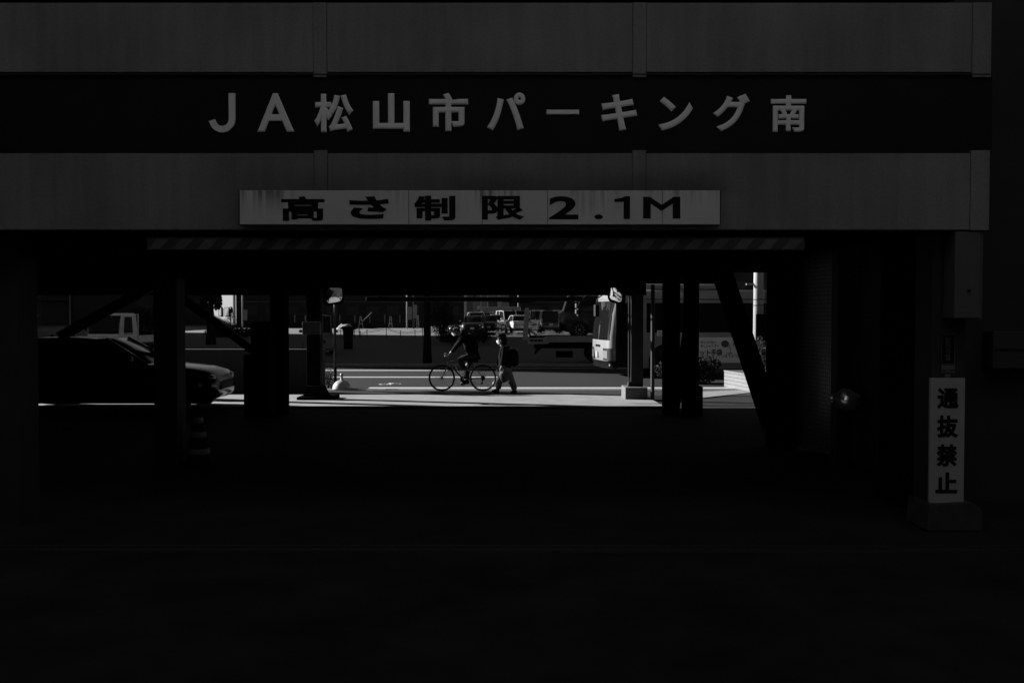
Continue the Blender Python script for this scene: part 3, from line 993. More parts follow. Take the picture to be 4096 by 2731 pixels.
def car(name, label, kind, paint, loc, yaw, group=None, cat='car', plate=True, detail=True, rack=False):
    L, W, H, zb, zh, zt, xw, xf, xr, xg, tw, gc = KINDS[kind]
    T = thing(name, label, cat, loc, yaw, group)
    pm = M_paint[paint] if isinstance(paint, str) else paint
    hw = W / 2
    F, B = L / 2, -L / 2
    # lower body: stations from nose to tail (x, bottom, top, half width)
    st = [(F, .42, zh - .34, .62 * hw), (F - .05, .30, zh - .22, .80 * hw), (F - .18, gc + .06, zh - .10, .93 * hw), (F - .45, gc, zh - .03, .985 * hw),
          (xw + .15, gc, (zh + zb) / 2 + .015, hw), (xw - .25, gc, zb, hw), (0, gc, zb + .01, hw), (xg + .25 if xg > B + .5 else B + .6, gc, zb + .02, hw),
          (B + .30, gc + .05, zt, .97 * hw), (B + .09, .30, zt - .04, .90 * hw), (B, .40, zt - .18, .78 * hw)]
    st = sorted(st, key=lambda q: -q[0])
    rings = []
    for x, z0, z1, h in st:
        m = z0 + (z1 - z0) * .45
        half = [(.80 * h, z0), (.97 * h, z0 + .07), (h, m), (.985 * h, z1 - .10), (.93 * h, z1 - .02), (.80 * h, z1 + .01), (.3 * h, z1 + .025)]
        ring = [(x, y, z) for y, z in half] + [(x, -y, z) for y, z in reversed(half)]
        rings.append(ring)
    body = MB().loft(rings).build('body', pm, T)
    smooth_by_angle(body, 50)
    # cabin glass
    hb, ht = .90 * hw, tw * hw
    zr = H - .035
    cab = []
    for f in (0, .33, .66, 1):
        z = zb - .03 + (zr - zb + .03) * f
        g = f ** 1.15
        x0, x1 = xw + (xf - xw) * g, xg + (xr - xg) * f
        h = hb + (ht - hb) * g
        c = .10
        cab.append([(x0, h * .72, z), (x0 - c, h * .94, z), (x0 - .35, h, z), ((x0 + x1) / 2, h * 1.01, z), (x1 + .3, h, z), (x1 + .05, h * .92, z), (x1, h * .70, z),
                    (x1, -h * .70, z), (x1 + .05, -h * .92, z), (x1 + .3, -h, z), ((x0 + x1) / 2, -h * 1.01, z), (x0 - .35, -h, z), (x0 - c, -h * .94, z), (x0, -h * .72, z)])
    g_ = MB().loft(cab).build('window', M_glass, T)
    smooth_by_angle(g_, 40)
    # roof panel
    xm_, hl_ = (xf + xr) / 2, (xf - xr) / 2 + .001
    sag = lambda x, k=.055: k * min(1.4, ((x - xm_ + .1) / hl_) ** 2)
    top = cab[-1]
    rr = []
    for s, z in ((1.03, zr - .025), (1.02, zr + .006), (.93, zr + .028), (.6, H)):
        q_ = [((x - xm_) * (s if s > 1 else .4 + .6 * s) + xm_, y * s, z) for x, y, _ in top]
        rr.append([(x, y, z - sag(x)) for x, y, z in q_])
    ro = MB().loft(rr).build('roof', pm, T)
    smooth_by_angle(ro, 40)
    for s in (-1, 1):
        MB().bar((xw - .02, s * hb * .90, zb), (xf - .02, s * ht * .93, zr), .055, .05).build('pillar', pm, T)
        MB().bar((xg + .14, s * hb * .965, zb - .01), (xr + .12, s * ht * .975, zr), .16 if kind != 'sedan' else .12, .04).build('pillar', pm, T)
        xm = (xf + xr) / 2
        MB().bar((xm + .04, s * hb * 1.0, zb - .01), (xm, s * ht * 1.0, zr), .07, .03).build('pillar', pm if kind in ('kei', 'van') else M_black, T)
    r = .31 if kind != 'kei' else .27
    if kind == 'suv': r = .35
    for x in (F - .82 if kind not in ('kei', 'van') else F - .62, B + .80 if kind not in ('kei',) else B + .6):
        for s in (-1, 1):
            MB().lathe([(r * 1.17, s * (hw - .10)), (r * 1.17, s * (hw + .004)), (.001, s * (hw + .004))], (x, 0, r), 24, axis='y').build('wheel_arch', M_black, T)
            wheel(T, x, s * (hw - .075), r, .19, detail)
    for s in (-1, 1):
        MB().ball((F - .20, s * hw * .72, zh - .19), .15, sc=(1.0, 1.1, .42)).build('headlight', M_lamp, T, True)
        if kind in ('kei', 'van'):
            MB().box(B - .005, B + .12, s * hw * .80, s * hw * .95, zt - .28, zt + .10, bev=.02).build('taillight', M_tail, T)
        else:
            MB().ball((B + .10, s * hw * .74, zt - .12), .14, sc=(.8, 1.3, .62)).build('taillight', M_tail, T, True)
        MB().ball((xw - .25, s * (hw + .09), zb + .09), .09, sc=(.55, 1.1, .85)).build('wing_mirror', pm, T, True)
    MB().box(F - .03, F + .008, -.45 * hw, .45 * hw, zh - .44, zh - .30, bev=.01).build('grille', M_black, T)
    MB().box(F - .16, F - .045, -.60 * hw, .60 * hw, gc + .16, gc + .24, bev=.01).build('bumper_vent', M_black, T)
    if plate:
        MB().box(F - .02, F + .015, -.165, .165, .44, .60).build('number_plate', M_plate, T)
        zp = .72 if kind != 'kei' else .5
        MB().box(B - .012, B + .03, -.165, .165, zp - .07, zp + .09).build('number_plate', M_plate, T)
    MB().box(B - .006, B + .10, -.7 * hw, .7 * hw, gc + .12, gc + .24, bev=.01).build('bumper_vent', M_black, T)
    if rack:
        for x in (xf - .3, (xf + xr) / 2, xr + .3):
            MB().box(x - .02, x + .02, -.6 * hw, .6 * hw, H + .04, H + .08).build('roof_bar', M_black, T)
        for s in (-1, 1):
            MB().box(xr + .2, xf - .2, s * .6 * hw, s * .6 * hw + .03 * s, H + .0, H + .10).build('roof_bar', M_black, T)
    return T

# dark sedan parked under the roof, facing right
car('parked_sedan', 'dark glossy sedan parked under the garage roof at left facing the street', 'saloon', 'dark', (PX(925, 20.0, 1500) - 2.55, 20.35, zg(20.35)), R(0), plate=False)

# cars in the open lot
def lotcar(px, Y, kind, paint, yaw, label, cat='car', **kw):
    return car('parked_car', label, kind, paint, (PX(px, Y), Y, zg(Y)), R(yaw), 'cars parked in the open lot', cat, **kw)
lotcar(2072, 84, 'hatch', 'white', 100, 'white hatchback in front of the other parked cars, rear turned to us')
lotcar(1953, 84, 'wagon', 'black', -88, 'black wagon with a bright number plate facing us beside the dark bushes')
lotcar(1893, 80, 'wagon', 'black', -90, 'dark wagon half hidden by the bushes at the left end of the row')
lotcar(1994, 92, 'wagon', 'white', -86, 'white estate car behind the black wagon')
lotcar(1952, 101, 'suv', 'white', -85, 'white roofed car with roof bars at the back left of the row', rack=True)
lotcar(2034, 100, 'kei', 'white', -95, 'tall white microvan with a roof rack above the other cars', 'van', rack=True)
lotcar(2026, 92, 'kei', 'white', -75, 'white boxy microvan standing left of the white hatchback', 'van')
lotcar(2068, 95, 'van', 'black', -85, 'black minivan with bright roof edge right behind the white hatchback', 'van')
lotcar(2132, 95, 'suv', 'dark', 95, 'dark car behind the raised white loading ramp')
lotcar(2152, 89, 'kei', 'white', -97, 'white microvan between the dark minivan and the raised ramp', 'van')
lotcar(2196, 84, 'van', 'black', 92, 'large dark minivan showing its back at the right of the row', 'van')
lotcar(2238, 92, 'kei', 'white', 85, 'white microvan partly hidden by the car on the transporter', 'van')
lotcar(2103, 108, 'wagon', 'white', -70, 'white car roof glimpsed far behind the ramp left side')
lotcar(1906, 92, 'suv', 'white', -84, 'white car roof just behind the dark wagon at the left end')
lotcar(2120, 98, 'kei', 'white', 95, 'white microvan half behind the raised loading ramp', 'van')
lotcar(2012, 110, 'kei', 'silver', -90, 'silver microvan roof at the very back of the row', 'van')
lotcar(2140, 107, 'wagon', 'silver', -105, 'silver car roof glimpsed far behind the ramp right side')

# bus
BW, BL = 2.4, 10.6
by = R(8.6)
BU = thing('coach', 'large pale bus facing left with an advert along its side', 'bus', (PX(2426, 31.3), 31.3, zg(31.3)), by)
def bus_outline(z, off=0.0, n=10):
    """front half perimeter: near side -> front -> far side, local x forward is -x"""
    lean = .06 + .30 * max(0, (z - 1.15) / 1.8) ** 1.6 + (.05 if z < .5 else 0)
    r = .28
    pts = []
    for i in range(n + 1):
        t = R(90 * i / n)
        pts.append((lean + r - (r + off) * math.sin(t), r - (r + off) * math.cos(t)))
    for i in range(1, 6):
        pts.append((lean - off - .05 * math.sin(math.pi * i / 6), r + (BW - 2 * r) * i / 6))
    for i in range(n + 1):
        t = R(90 * i / n)
        pts.append((lean + r - (r + off) * math.cos(t), BW - r + (r + off) * math.sin(t)))
    return pts
M_bus = mat('bus_paint', .33, .3, coat=.5, var=.03)
rings = []
for z, ins in ((.28, .04), (.34, 0), (.9, 0), (1.3, 0), (2.0, 0), (2.44, .01), (2.64, .03), (2.74, .12), (2.78, .3)):
    pts = bus_outline(z, -ins)
    rings.append([(x, y, z) for x, y in pts] + [(BL - ins, BW - ins, z), (BL - ins, ins, z)])
bo = MB().loft(rings).build('body', M_bus, BU)
smooth_by_angle(bo, 40)
def patch(name, i0, i1, zs, m, off=.008, parent=BU):
    mb = MB()
    rows = []
    for z in zs:
        pts = bus_outline(z, off)[i0:i1 + 1]
        rows.append([(x, y, z) for x, y in pts])
    k = len(rows[0])
    vs = [p for r_ in rows for p in r_]
    fs = [(a * k + b, a * k + b + 1, (a + 1) * k + b + 1, (a + 1) * k + b) for a in range(len(rows) - 1) for b in range(k - 1)]
    mb.add(vs, fs)
    o = mb.build(name, m, parent, True)
    return o
zw = [1.18, 1.35, 1.6, 1.9, 2.2, 2.42]
patch('windscreen', 6, 20, zw, mat('windscreen_glass', .01, .03, spec=.8))
patch('destination_panel', 7, 19, [2.47, 2.55, 2.62], mat('panel_grey', .25, .3), .006)
patch('bumper', 1, 25, [.30, .40, .52], M_steel, .02)
patch('number_plate', 13, 14, [.60, .70, .80], mat('bus_plate', .3, .5), .014)
patch('fog_lamp', 6, 7, [.36, .46], M_lamp, .03)
patch('fog_lamp', 19, 20, [.36, .46], M_lamp, .03)
for i0, i1, j0, j1 in ((8, 11, 3, 11), (15, 18, 15, 23)):
    hl = patch('headlight', i0, i1, [.60, .68, .76, .84], M_lamp, .012)
    hl2 = patch('lamp_recess', j0, j1, [.54, .66, .80, .92], M_black, .006)
patch('front_badge', 12, 14, [.95, 1.02], M_chrome, .012)
mb = MB()
for q in range(2):
    yy = .75 + q * .75
    mb.bar((-.005 + .06, yy, 1.22), (.10, yy + .45, 1.75), .025, .02)
mb.build('wiper', M_black, BU)
# near side windows, door, panels
def bside(name, x0, x1, z0, z1, m, t=.008):
    return MB().box(x0, x1, -t, .02, z0, z1, bev=.003).build(name, m, BU)
bside('door', .36, .98, .32, 2.36, M_glass, .010)
bside('door_frame', .30, .358, .32, 2.4, M_black, .012)
bside('door_frame', .982, 1.04, .32, 2.4, M_black, .012)
ax0 = 1.35
x = 1.3
while x < 10:
    bside('window', x, min(x + 1.38, 10.2), 1.42, 2.36, M_glass)
    x += 1.42
bside('side_stripe', 1.25, 10.4, 2.46, 2.49, M_steelg, .006)
MB().box(ax0, ax0 + 2.6, .35, 2.05, 2.781, 2.97, bev=.05).build('roof_unit', M_bus, BU)
ax = lambda px: (PX(px, 31.95, 1390) - BU.location.x) / math.cos(by)
adz = lambda py: PZ(py, 31.95) - BU.location.z
# exit notice at a window
xe0, xe1 = ax(2621), ax(2649)
EX = bside('exit_notice', xe0, xe1, adz(1342.5), adz(1321), mat('notice_paper', 1.2, .5), .014)
mb = MB()
text_box(mb, 'EXIT', xe0 + .05, xe1 - .05, adz(1340.5), adz(1334.5), -.0145, .002, .02)
text_box(mb, '出口', xe0 + .035, xe1 - .035, adz(1332.5), adz(1323), -.0145, .002, .02)
mb.build('lettering', M_ink, BU)
for xx in (ax(2656), 7.5):
    MB().lathe([(.56, .0), (.56, -.006), (.001, -.0062)], (xx, 0, .50), 30, axis='y').build('wheel_arch', M_black, BU)
    wheel(BU, xx, .10, .48, .27)
    W2 = wheel(BU, xx, BW - .10, .48, .27)
# advert on the side
ad0, ad1 = ax(2780), ax(2990)
bside('advert', ad0, ad1, adz(1450), adz(1349), mat('advert_film', .95, .4, .05, 3), .012)
mb = MB()
def adt(s, x0, y0, x1, y1, off=.03):
    text_box(mb, s, ax(x0), ax(x1), adz(y1), adz(y0), -.0125, .003, off)
Z6 = lambda x, y: (2780 + x * .11054, 1330 + y * .11054)
for s, a_, b_, c_, d_ in (('のいらない', 165, 290, 740, 392), ('なしシャンプー', 160, 420, 835, 535), ('ット手袋', 150, 590, 965, 840)):
    p0, p1 = Z6(a_, b_), Z6(c_, d_)
    adt(s, p0[0], p0[1], p1[0], p1[1], .03)
mb.build('lettering', M_ink, BU)
# speech bubble and rule, glove outline
mb = MB()
cxm, czm = Z6(1065, 405)
n = 26
pts = []
for k in range(n * 2):
    t = 2 * math.pi * k / (n * 2)
    q = 1 + .05 * abs(math.sin(3.5 * t))
    pts.append((ax(cxm + 16 * q * math.cos(t)), adz(czm + 13.5 * q * math.sin(t))))
mb.prism(pts, 'y', -.016, -.0121)
p = [Z6(1150, 480), Z6(1215, 528), Z6(1120, 520)]
mb.prism([(ax(x_), adz(y_)) for x_, y_ in p], 'y', -.0155, -.0121)
mb.build('speech_bubble', mat('bubble_ink', .06, .5), BU)
bside('rule', ad0, ad1, adz(1429), adz(1428), M_ink, .0135)
mb = MB()
def stroke(pts_, wd=1.6):
    q = [Z6(*p_) for p_ in pts_]
    mb.tube([(ax(x_), -.0135, adz(y_)) for x_, y_ in q], .008 * wd, 5)
stroke([(1300, 415), (1240, 430), (1245, 560), (1270, 640), (1255, 720), (1330, 725)])
stroke([(1380, 360), (1375, 520), (1390, 420), (1410, 380)])
stroke([(990, 880), (1010, 820), (1060, 810), (1090, 870)])
stroke([(1120, 890), (1110, 780), (1150, 730), (1215, 735), (1240, 860)])
stroke([(1240, 830), (1260, 745), (1310, 740), (1340, 800), (1330, 880)])
stroke([(1380, 870), (1400, 810), (1460, 800), (1530, 850)])
mb.build('glove_drawing', mat('faint_ink', .22, .5), BU)
# bus mirrors
for yy, s in ((-.05, 1), (BW + .05, -1)):
    MB().tube([(.35, yy + .25 * s, 2.58), (-.10, yy + .1 * s, 2.62), (-.30, yy - .02 * s, 2.50), (-.34, yy - .03 * s, 2.30)], .022, 8).build('mirror_arm', M_black, BU, True)
    MB().box(-.41, -.28, yy - .14, yy + .10, 1.92, 2.30, bev=.03).build('mirror', M_black, BU)
    MB().box(-.279, -.274, yy - .12, yy + .08, 1.95, 2.27).build('mirror_glass', M_mir, BU)
for q in range(3):
    MB().box(-.47, -.455, BW - .10, BW + .11, 2.42 - q * .20, 2.56 - q * .20, bev=.02).build('mirror_glass', M_lamp, BU)

# flatbed transporter and the car on it
TY = 40.2
TR = thing('flatbed_truck', 'flatbed vehicle transporter with white deck sides and a raised loading ramp', 'truck', (PX(2300, TY), TY, zg(TY) + .0))
tx = lambda px: PX(px, TY) - TR.location.x
tz = lambda py: PZ(py, TY) - TR.location.z
M_deckp = mat('deck_paint', .42, .5, .08, 5)
MB().box(tx(2195), tx(2560), 0, .06, tz(1369), tz(1344), bev=.01).build('deck_side', M_deckp, TR)
MB().box(tx(2195), tx(2560), 2.1, 2.16, tz(1369), tz(1344), bev=.01).build('deck_side', M_deckp, TR)
MB().box(tx(2120), tx(2560), .061, 2.099, tz(1352), tz(1346)).build('deck', M_steel, TR)
MB().prism([(tx(2112), tz(1376)), (tx(2196), tz(1375)), (tx(2196), tz(1345)), (tx(2184), tz(1345)), (tx(2172), tz(1351)), (tx(2112), tz(1352))], 'y', -.03, .058).build('tail_panel', M_deckp, TR)
MB().box(tx(2120), tx(2172), -.036, -.031, tz(1366), tz(1357)).build('char_plate', M_black, TR)  # dark tail plate with lettering too small to read
for q in range(6):
    MB().box(tx(2124 + q * 8), tx(2129 + q * 8), -.042, -.037, tz(1364.5), tz(1358.5)).build('lamp', M_tail if q % 2 else M_steelg, TR)  # small blocks stand in for the plate's characters, no lamps
for yy in (.02, 1.75):
    MB().prism([(tx(2093), tz(1362)), (tx(2111), tz(1362)), (tx(2117), tz(1240)), (tx(2113), tz(1227)), (tx(2108), tz(1240)), (tx(2105), tz(1229)), (tx(2101), tz(1240))], 'y', yy, yy + .4).build('ramp', M_deckp, TR)
    MB().bar((tx(2112), yy + .2, tz(1318)), (tx(2158), yy + .2, tz(1348)), .07, .06).build('ramp_strut', M_deckp, TR)
MB().bar((tx(2112), .2, tz(1318)), (tx(2124), .2, tz(1348)), .06, .06).build('ramp_strut', M_steel, TR)
MB().box(tx(2140), tx(2700), .55, .75, tz(1395), tz(1353)).build('chassis_rail', M_black, TR)
MB().box(tx(2140), tx(2700), 1.4, 1.6, tz(1395), tz(1353)).build('chassis_rail', M_black, TR)
MB().box(tx(2225), tx(2292), .02, .5, tz(1430), tz(1405), bev=.03).build('tool_box', M_steel, TR)
MB().prism([(tx(2150), tz(1378)), (tx(2185), tz(1378)), (tx(2160), tz(1400)), (tx(2142), tz(1418)), (tx(2136), tz(1416))], 'y', .3, .42).build('tail_leg', M_black, TR)
for px in (2390, 2440):
    wheel(TR, tx(px), .14, .40, .24)
    wheel(TR, tx(px), 2.0, .40, .24)
wheel(TR, tx(2700), .14, .40, .24); wheel(TR, tx(2700), 2.0, .40, .24)
MB().box(tx(2590), tx(2760), .0, 2.1, .45, 2.45, bev=.12).build('cab', M_paint['white'], TR)
MB().box(tx(2640), tx(2750), -.01, 2.11, 1.45, 2.2, bev=.05).build('cab_window', M_glass, TR)
LC = car('carried_van', 'black minivan riding on the flatbed transporter deck', 'mpv', 'black', (PX(2242, TY + .2) + 2.35, TY + 1.05, PZ(1352, TY) + .02), 0, cat='van')

# left: white light truck cab
LT = thing('light_truck', 'small white truck facing us with a wide dark windscreen at left', 'truck', (PX(448, 46), 46, zg(46)), R(-7))
M_w = M_paint['white']
hw = .84
rings = []
for z, y0, ins in ((.35, -.72, .02), (.75, -.78, 0), (1.02, -.78, 0), (1.06, -.74, 0), (1.50, -.62, .04), (1.92, -.44, .09), (1.99, -.30, .18)):
    rings.append([(-hw + ins, y0 + .12, z), (-hw + ins + .1, y0, z), (hw - ins - .1, y0, z), (hw - ins, y0 + .12, z), (hw - ins, .78, z), (-hw + ins, .78, z)])
cb_ = MB().loft(rings).build('cab', M_w, LT)
smooth_by_angle(cb_, 30)
mb = MB()
mb.add([(-.74, -.770, 1.05), (.74, -.770, 1.05), (.72, -.650, 1.48), (.69, -.475, 1.88), (-.69, -.475, 1.88), (-.72, -.650, 1.48)], [(0, 1, 2, 5), (5, 2, 3, 4)])
mb.build('windscreen', M_black, LT, recalc=False)
for s in (-1, 1):
    mb = MB()
    e = .012 * s
    mb.add([(s * .842, -.52, 1.02), (s * .842, .35, 1.02), (s * .78 + e, .35, 1.82), (s * .78 + e, -.30, 1.82)], [(0, 1, 2, 3)])
    mb.build('side_window', M_glass, LT)
    MB().box(s * .84, s * .87, -.50, .4, .55, .57).build('door_seam', M_steel, LT)
    MB().box(s * .92, s * .99, -.62, -.54, 1.18, 1.45, bev=.02).build('wing_mirror', M_black, LT)
    MB().box(s * .5, s * .75, -.80, -.77, .55, .72, bev=.02).build('headlight', M_lamp, LT)
    for yy in (-.25, 2.2):
        wheel(LT, s * .74, yy, .3, .18).rotation_euler = (0, 0, R(90))
mb = MB()
for q in (-.5, -.05, .35):
    mb.bar((q, -.80, 1.08), (q + .3, -.70, 1.26), .02, .02)
mb.build('wiper', M_black, LT)
MB().box(-.72, .72, -.80, -.77, .36, .50, bev=.01).build('bumper', M_steel, LT)
MB().box(-hw, hw, .85, 3.3, .55, .62).build('load_bed', M_steelg, LT)
for s in (-1, 1):
    MB().box(s * hw, s * (hw - .03), .85, 3.3, .621, .95).build('bed_side', M_w, LT)
mb = MB()
mb.box(-hw, -hw + .05, .84, .89, .5, 1.95); mb.box(hw - .05, hw, .84, .89, .5, 1.95); mb.box(-hw + .051, hw - .051, .84, .89, 1.9, 1.95)
mb.build('guard_frame', M_w, LT)

# kei truck seen end on by the mirror pole
car('parked_microvan', 'grey microvan standing end on in shade behind the mirror pole', 'kei', 'grey', (PX(1272, 49), 49, zg(49)), R(-78), cat='van')

# ------------------------------------------------------------------ far things
# fence with ropes on the far side
def rope_post(px, Y, h, grp):
    T = thing('rope_post', 'thin dark stake carrying the sagging rope along the far lot', 'post', (PX(px, Y), Y, zg(Y)), 0, grp)
    MB().tube([(0, 0, 0), (0, 0, h)], .028, 6).build('stake', M_black, T)
    return T
FYR = 72
posts = [(1315, .45), (1363, .75), (1418, .62), (1437, .68), (1441, .5), (1468, .62), (1545, .85), (1602, .55), (1660, .6), (1690, .7), (1770, .6), (1850, .6)]
for q, (px, h) in enumerate(posts):
    rope_post(px, FYR, h, 'stakes of the rope fence')['label'] = 'thin dark stake carrying the sagging rope at the edge of the gravel lot'
mb = MB()
for zoff in (.08, .22):
    for (p0, h0), (p1, h1) in zip(posts, posts[1:]):
        a, b = PX(p0, FYR), PX(p1, FYR)
        pts = [(a + (b - a) * t, FYR, zg(FYR) + (h0 + (h1 - h0) * t) - zoff - .10 * math.sin(math.pi * t) * (1 if zoff < .1 else .4)) for t in (0, .25, .5, .75, 1)]
        mb.tube(pts, .014, 5)
tag(mb.build('fence_rope', M_black), 'dark rope sagging from stake to stake along the gravel lot', 'rope')
# black bin stuffed with bags
TB = thing('rubbish_bin', 'tall black bin overflowing with dark bags before the gravel lot', 'bin', (PX(1393, 54), 54, zg(54)))
MB().lathe([(.24, 0), (.26, .5), (.31, 1.05), (.34, 1.08)], n=18).build('bin', M_black, TB, True)
rnd = random.Random(5)
for k in range(5):
    c = (rnd.uniform(-.22, .25), rnd.uniform(-.15, .15), 1.08 + rnd.uniform(0, .05))
    MB().ball(c, .15, 9, 6, (1.3, 1, .7)).build('bag', M_black, TB)
MB().bar((-.48, 0, 1.13), (-.1, 0, 1.08), .03, .06).build('stick', M_black, TB)
# far barricades
def barricade(px, Y, label, w_=.30, h=.95):
    T = thing('barricade', label, 'barricade', (PX(px, Y), Y, zg(Y)), 0, 'barricade frames by the lot fence')
    for s in (-1, 1):
        MB().bar((s * w_ / 2, 0, 0), (s * .05, 0, h), .08, .05).build('leg', M_sheet, T)
    MB().box(-.12, .12, -.03, .03, h * .35, h * .42).build('rung', M_sheet, T)
    MB().box(-.08, .08, -.03, .03, h * .68, h * .74).build('rung', M_sheet, T)
    return T
barricade(1443, 108, 'white frame barricade nearest the slanting striped pole', .5, 1.3)
barricade(1562, 108, 'white frame barricade holding a grey panel on its left', .4, 1.3)
barricade(1671, 108, 'white slim frame barricade next to the dark tree trunk', .22, 1.4)
mb = MB()
for z in (.35, .9):
    mb.tube([(PX(1440, 108.2), 108.2, zg(108) + z), (PX(1690, 108.2), 108.2, zg(108) + z)], .025, 5)
    mb.build('rail', M_steelg) if False else None
tag(mb.build('barricade_rail', M_steelg), 'grey double rail running between the white barricades', 'rail')
SP = thing('striped_pole', 'thin slanting black and white striped boom over the fence', 'boom', (PX(1450, 110), 110, zg(110)))
for k in range(14):
    t0, t1 = k / 14, (k + 1) / 14
    a, b = P(1450, 1285, 110) - SP.location, P(1486, 1250, 110) - SP.location
    MB().tube([a.lerp(b, t0), a.lerp(b, t1)], .045, 6).build('band', M_sheet if k % 2 else M_black, SP)
mb = MB()
mb.tube([P(1450, 1285, 110) - SP.location, (0, 0, 0)], .04, 6)
mb.build('stand', M_black, SP)
def lot_pole(px, Y, top, label, board=None, m=None):
    T = thing('slim_pole', label, 'pole', (PX(px, Y), Y, zg(Y)), 0, 'slim poles beyond the lot')
    MB().tube([(0, 0, 0), (0, 0, top)], .075, 8).build('pole', m or M_sheet, T, True)
    if board:
        MB().box(board[0], board[1], -.10, -.03, board[2], board[3]).build('board', M_conc2, T)
    return T
lot_pole(1628, 104, 9, 'bright white slim pole with a pale box half way, left of the dark tree trunk', (.1, .5, .95, 2.3))
lot_pole(1655, 104, 9, 'grey slim pole with a dull box right beside the dark tree trunk', (-.1, .35, 1.1, 2.5), M_steelg)
lot_pole(970, 104, 9, 'white slim pole with a small board beside the pale house', (.1, .5, .9, 2.0))
lot_pole(2073, 125, 9, 'white slim pole rising behind the parked cars')
# wire mesh fence behind the lot
FN = thing('mesh_fence', 'thin dark wire mesh fence on posts along the back of the lot', 'fence', (0, 118, zg(118)))
for px in range(1180, 1720, 60):
    MB().tube([(PX(px, 118), 0, 0), (PX(px, 118), 0, 1.5)], .035, 6).build('post', M_steelg, FN)
mb = MB()
for z in (.5, 1.0, 1.48):
    mb.tube([(PX(1170, 118), 0, z), (PX(1720, 118), 0, z)], .02, 5)
mb.build('wire', M_steelg, FN)

# dark long building closing the view
def window_grid(parent, x0, x1, y, z0, z1, nx_, nz_, ww, wh, m, t=.05):
    for i in range(nx_):
        for j in range(nz_):
            xx = x0 + (x1 - x0) * (i + .5) / nx_
            zz = z0 + (z1 - z0) * (j + .5) / nz_
            MB().box(xx - ww / 2, xx + ww / 2, y - t, y + .02, zz - wh / 2, zz + wh / 2).build('window', m, parent)
M_dwin = mat('dull_window', .035, .7)
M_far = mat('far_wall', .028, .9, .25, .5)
LB = thing('long_building', 'long dark building in shade across the back of the lot', 'building', (0, 150, zg(150)))
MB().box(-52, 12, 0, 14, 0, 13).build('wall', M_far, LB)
MB().box(-52.3, 12.3, -.5, 14.2, 13.001, 13.5).build('roof', M_steel, LB)
window_grid(LB, -50, 11, 0, .6, 12.6, 20, 4, 1.7, 1.3, M_dwin)
for j in range(4):
    MB().box(-52, 12, -.12, -.001, 3.3 + j * 3.0, 3.5 + j * 3.0).build('ledge', mat('ledge', .10, .9, .2, 3), LB)
LB2 = thing('office_block', 'taller dark block behind the coach at the right', 'building', (0, 165, zg(165)))
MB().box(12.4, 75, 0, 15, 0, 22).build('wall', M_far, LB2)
MB().box(12.2, 75.2, -.3, 15.2, 22.001, 22.6).build('roof', M_steel, LB2)
window_grid(LB2, 14, 74, 0, 1.2, 21, 14, 6, 2.2, 1.5, M_dwin)
LB3 = thing('left_block', 'dim block with a faint pale canopy beyond the white truck', 'building', (0, 140, zg(140)))
MB().box(-110, -52.5, 0, 15, 0, 16).build('wall', M_far, LB3)
MB().box(-72, -62, -1.2, -.001, 3.4, 3.8).build('canopy', M_steelg, LB3)
MB().box(-71, -63, -.06, -.001, .2, 3.2).build('shopfront', M_dwin, LB3)
window_grid(LB3, -108, -54, 0, 5, 15, 10, 3, 2.0, 1.4, M_dwin)
# small bright pale house with dark windows
PH = thing('pale_house', 'pale sunlit house wall with two dark windows beyond the trees at left', 'house', (PX(945, 110), 110, zg(110)), R(-38))
M_hw = mat('house_wall', .40, .8, .06, 2)
wl = -5.2
inv_ = Matrix.Rotation(R(38), 4, 'Z')
ray = (inv_ @ Vector((PH.location.x, 110, 0))).normalized() * 7
hz = lambda py: PZ(py, 110) - PH.location.z
plan = [(wl, 0), (0, 0), (ray.x - .05, ray.y), (wl + ray.x, ray.y)]
MB().prism(plan, 'z', 0, 6).build('wall', M_hw, PH)
MB().prism([(wl - .3, -.3), (.05, -.3), (ray.x, ray.y + .3), (wl + ray.x, ray.y + .3)], 'z', 6.001, 6.3).build('roof', M_steel, PH)
for x0_, x1_, c_, d_ in ((-2.05, -1.25, 1228, 1264), (-1.1, -.85, 1226, 1248), (-3.2, -2.6, 1226, 1264)):
    f = MB().box(x0_, x1_, -.06, -.001, hz(d_), hz(c_)).build('window', M_black, PH)
    MB().box(x0_ + .15, x1_, -.10, -.062, hz(d_ - 1), hz(c_ + 3)).build('shutter', mat('shutter_grey', .10, .6), f)
MB().tube([(-.42, -.06, 0), (-.42, -.06, 6)], .05, 6).build('downpipe', M_conc2, PH)
# second house behind the parked cars
SH = thing('terrace_house', 'sunlit pale house front with dark window bays behind the parked cars', 'house', (PX(1930, 128), 128, zg(128)), R(-8))
sx_ = lambda px: PX(px, 128) - SH.location.x
sz_ = lambda py: PZ(py, 128) - SH.location.z
MB().box(sx_(1856), sx_(2002), 0, 8, 0, 5.6).build('wall', mat('house_grey', .26, .8, .1, 2), SH)
MB().box(sx_(1850), sx_(2008), -.5, 8.3, 5.601, 6.0).build('roof', M_steel, SH)
for a_, b_, c_, d_ in ((1868, 1890, 1203, 1250), (1896, 1908, 1172, 1184), (1957, 1990, 1205, 1235), (1872, 1898, 1180, 1188)):
    f = MB().box(sx_(a_), sx_(b_), -.10, -.001, sz_(d_), sz_(c_)).build('window', M_glass, SH)
MB().box(sx_(1910), sx_(1922), -.45, -.001, sz_(1236), sz_(1222), bev=.05).build('outdoor_unit', M_sheet, SH)
for px in (1923, 1950, 1993, 2000):
    MB().box(sx_(px), sx_(px + 3), -.25, -.001, 0, 5.5).build('pilaster', M_sheet, SH)
MB().box(sx_(1856), sx_(1866), -.12, -.001, 0, 5.5).build('pilaster', M_sheet, SH)
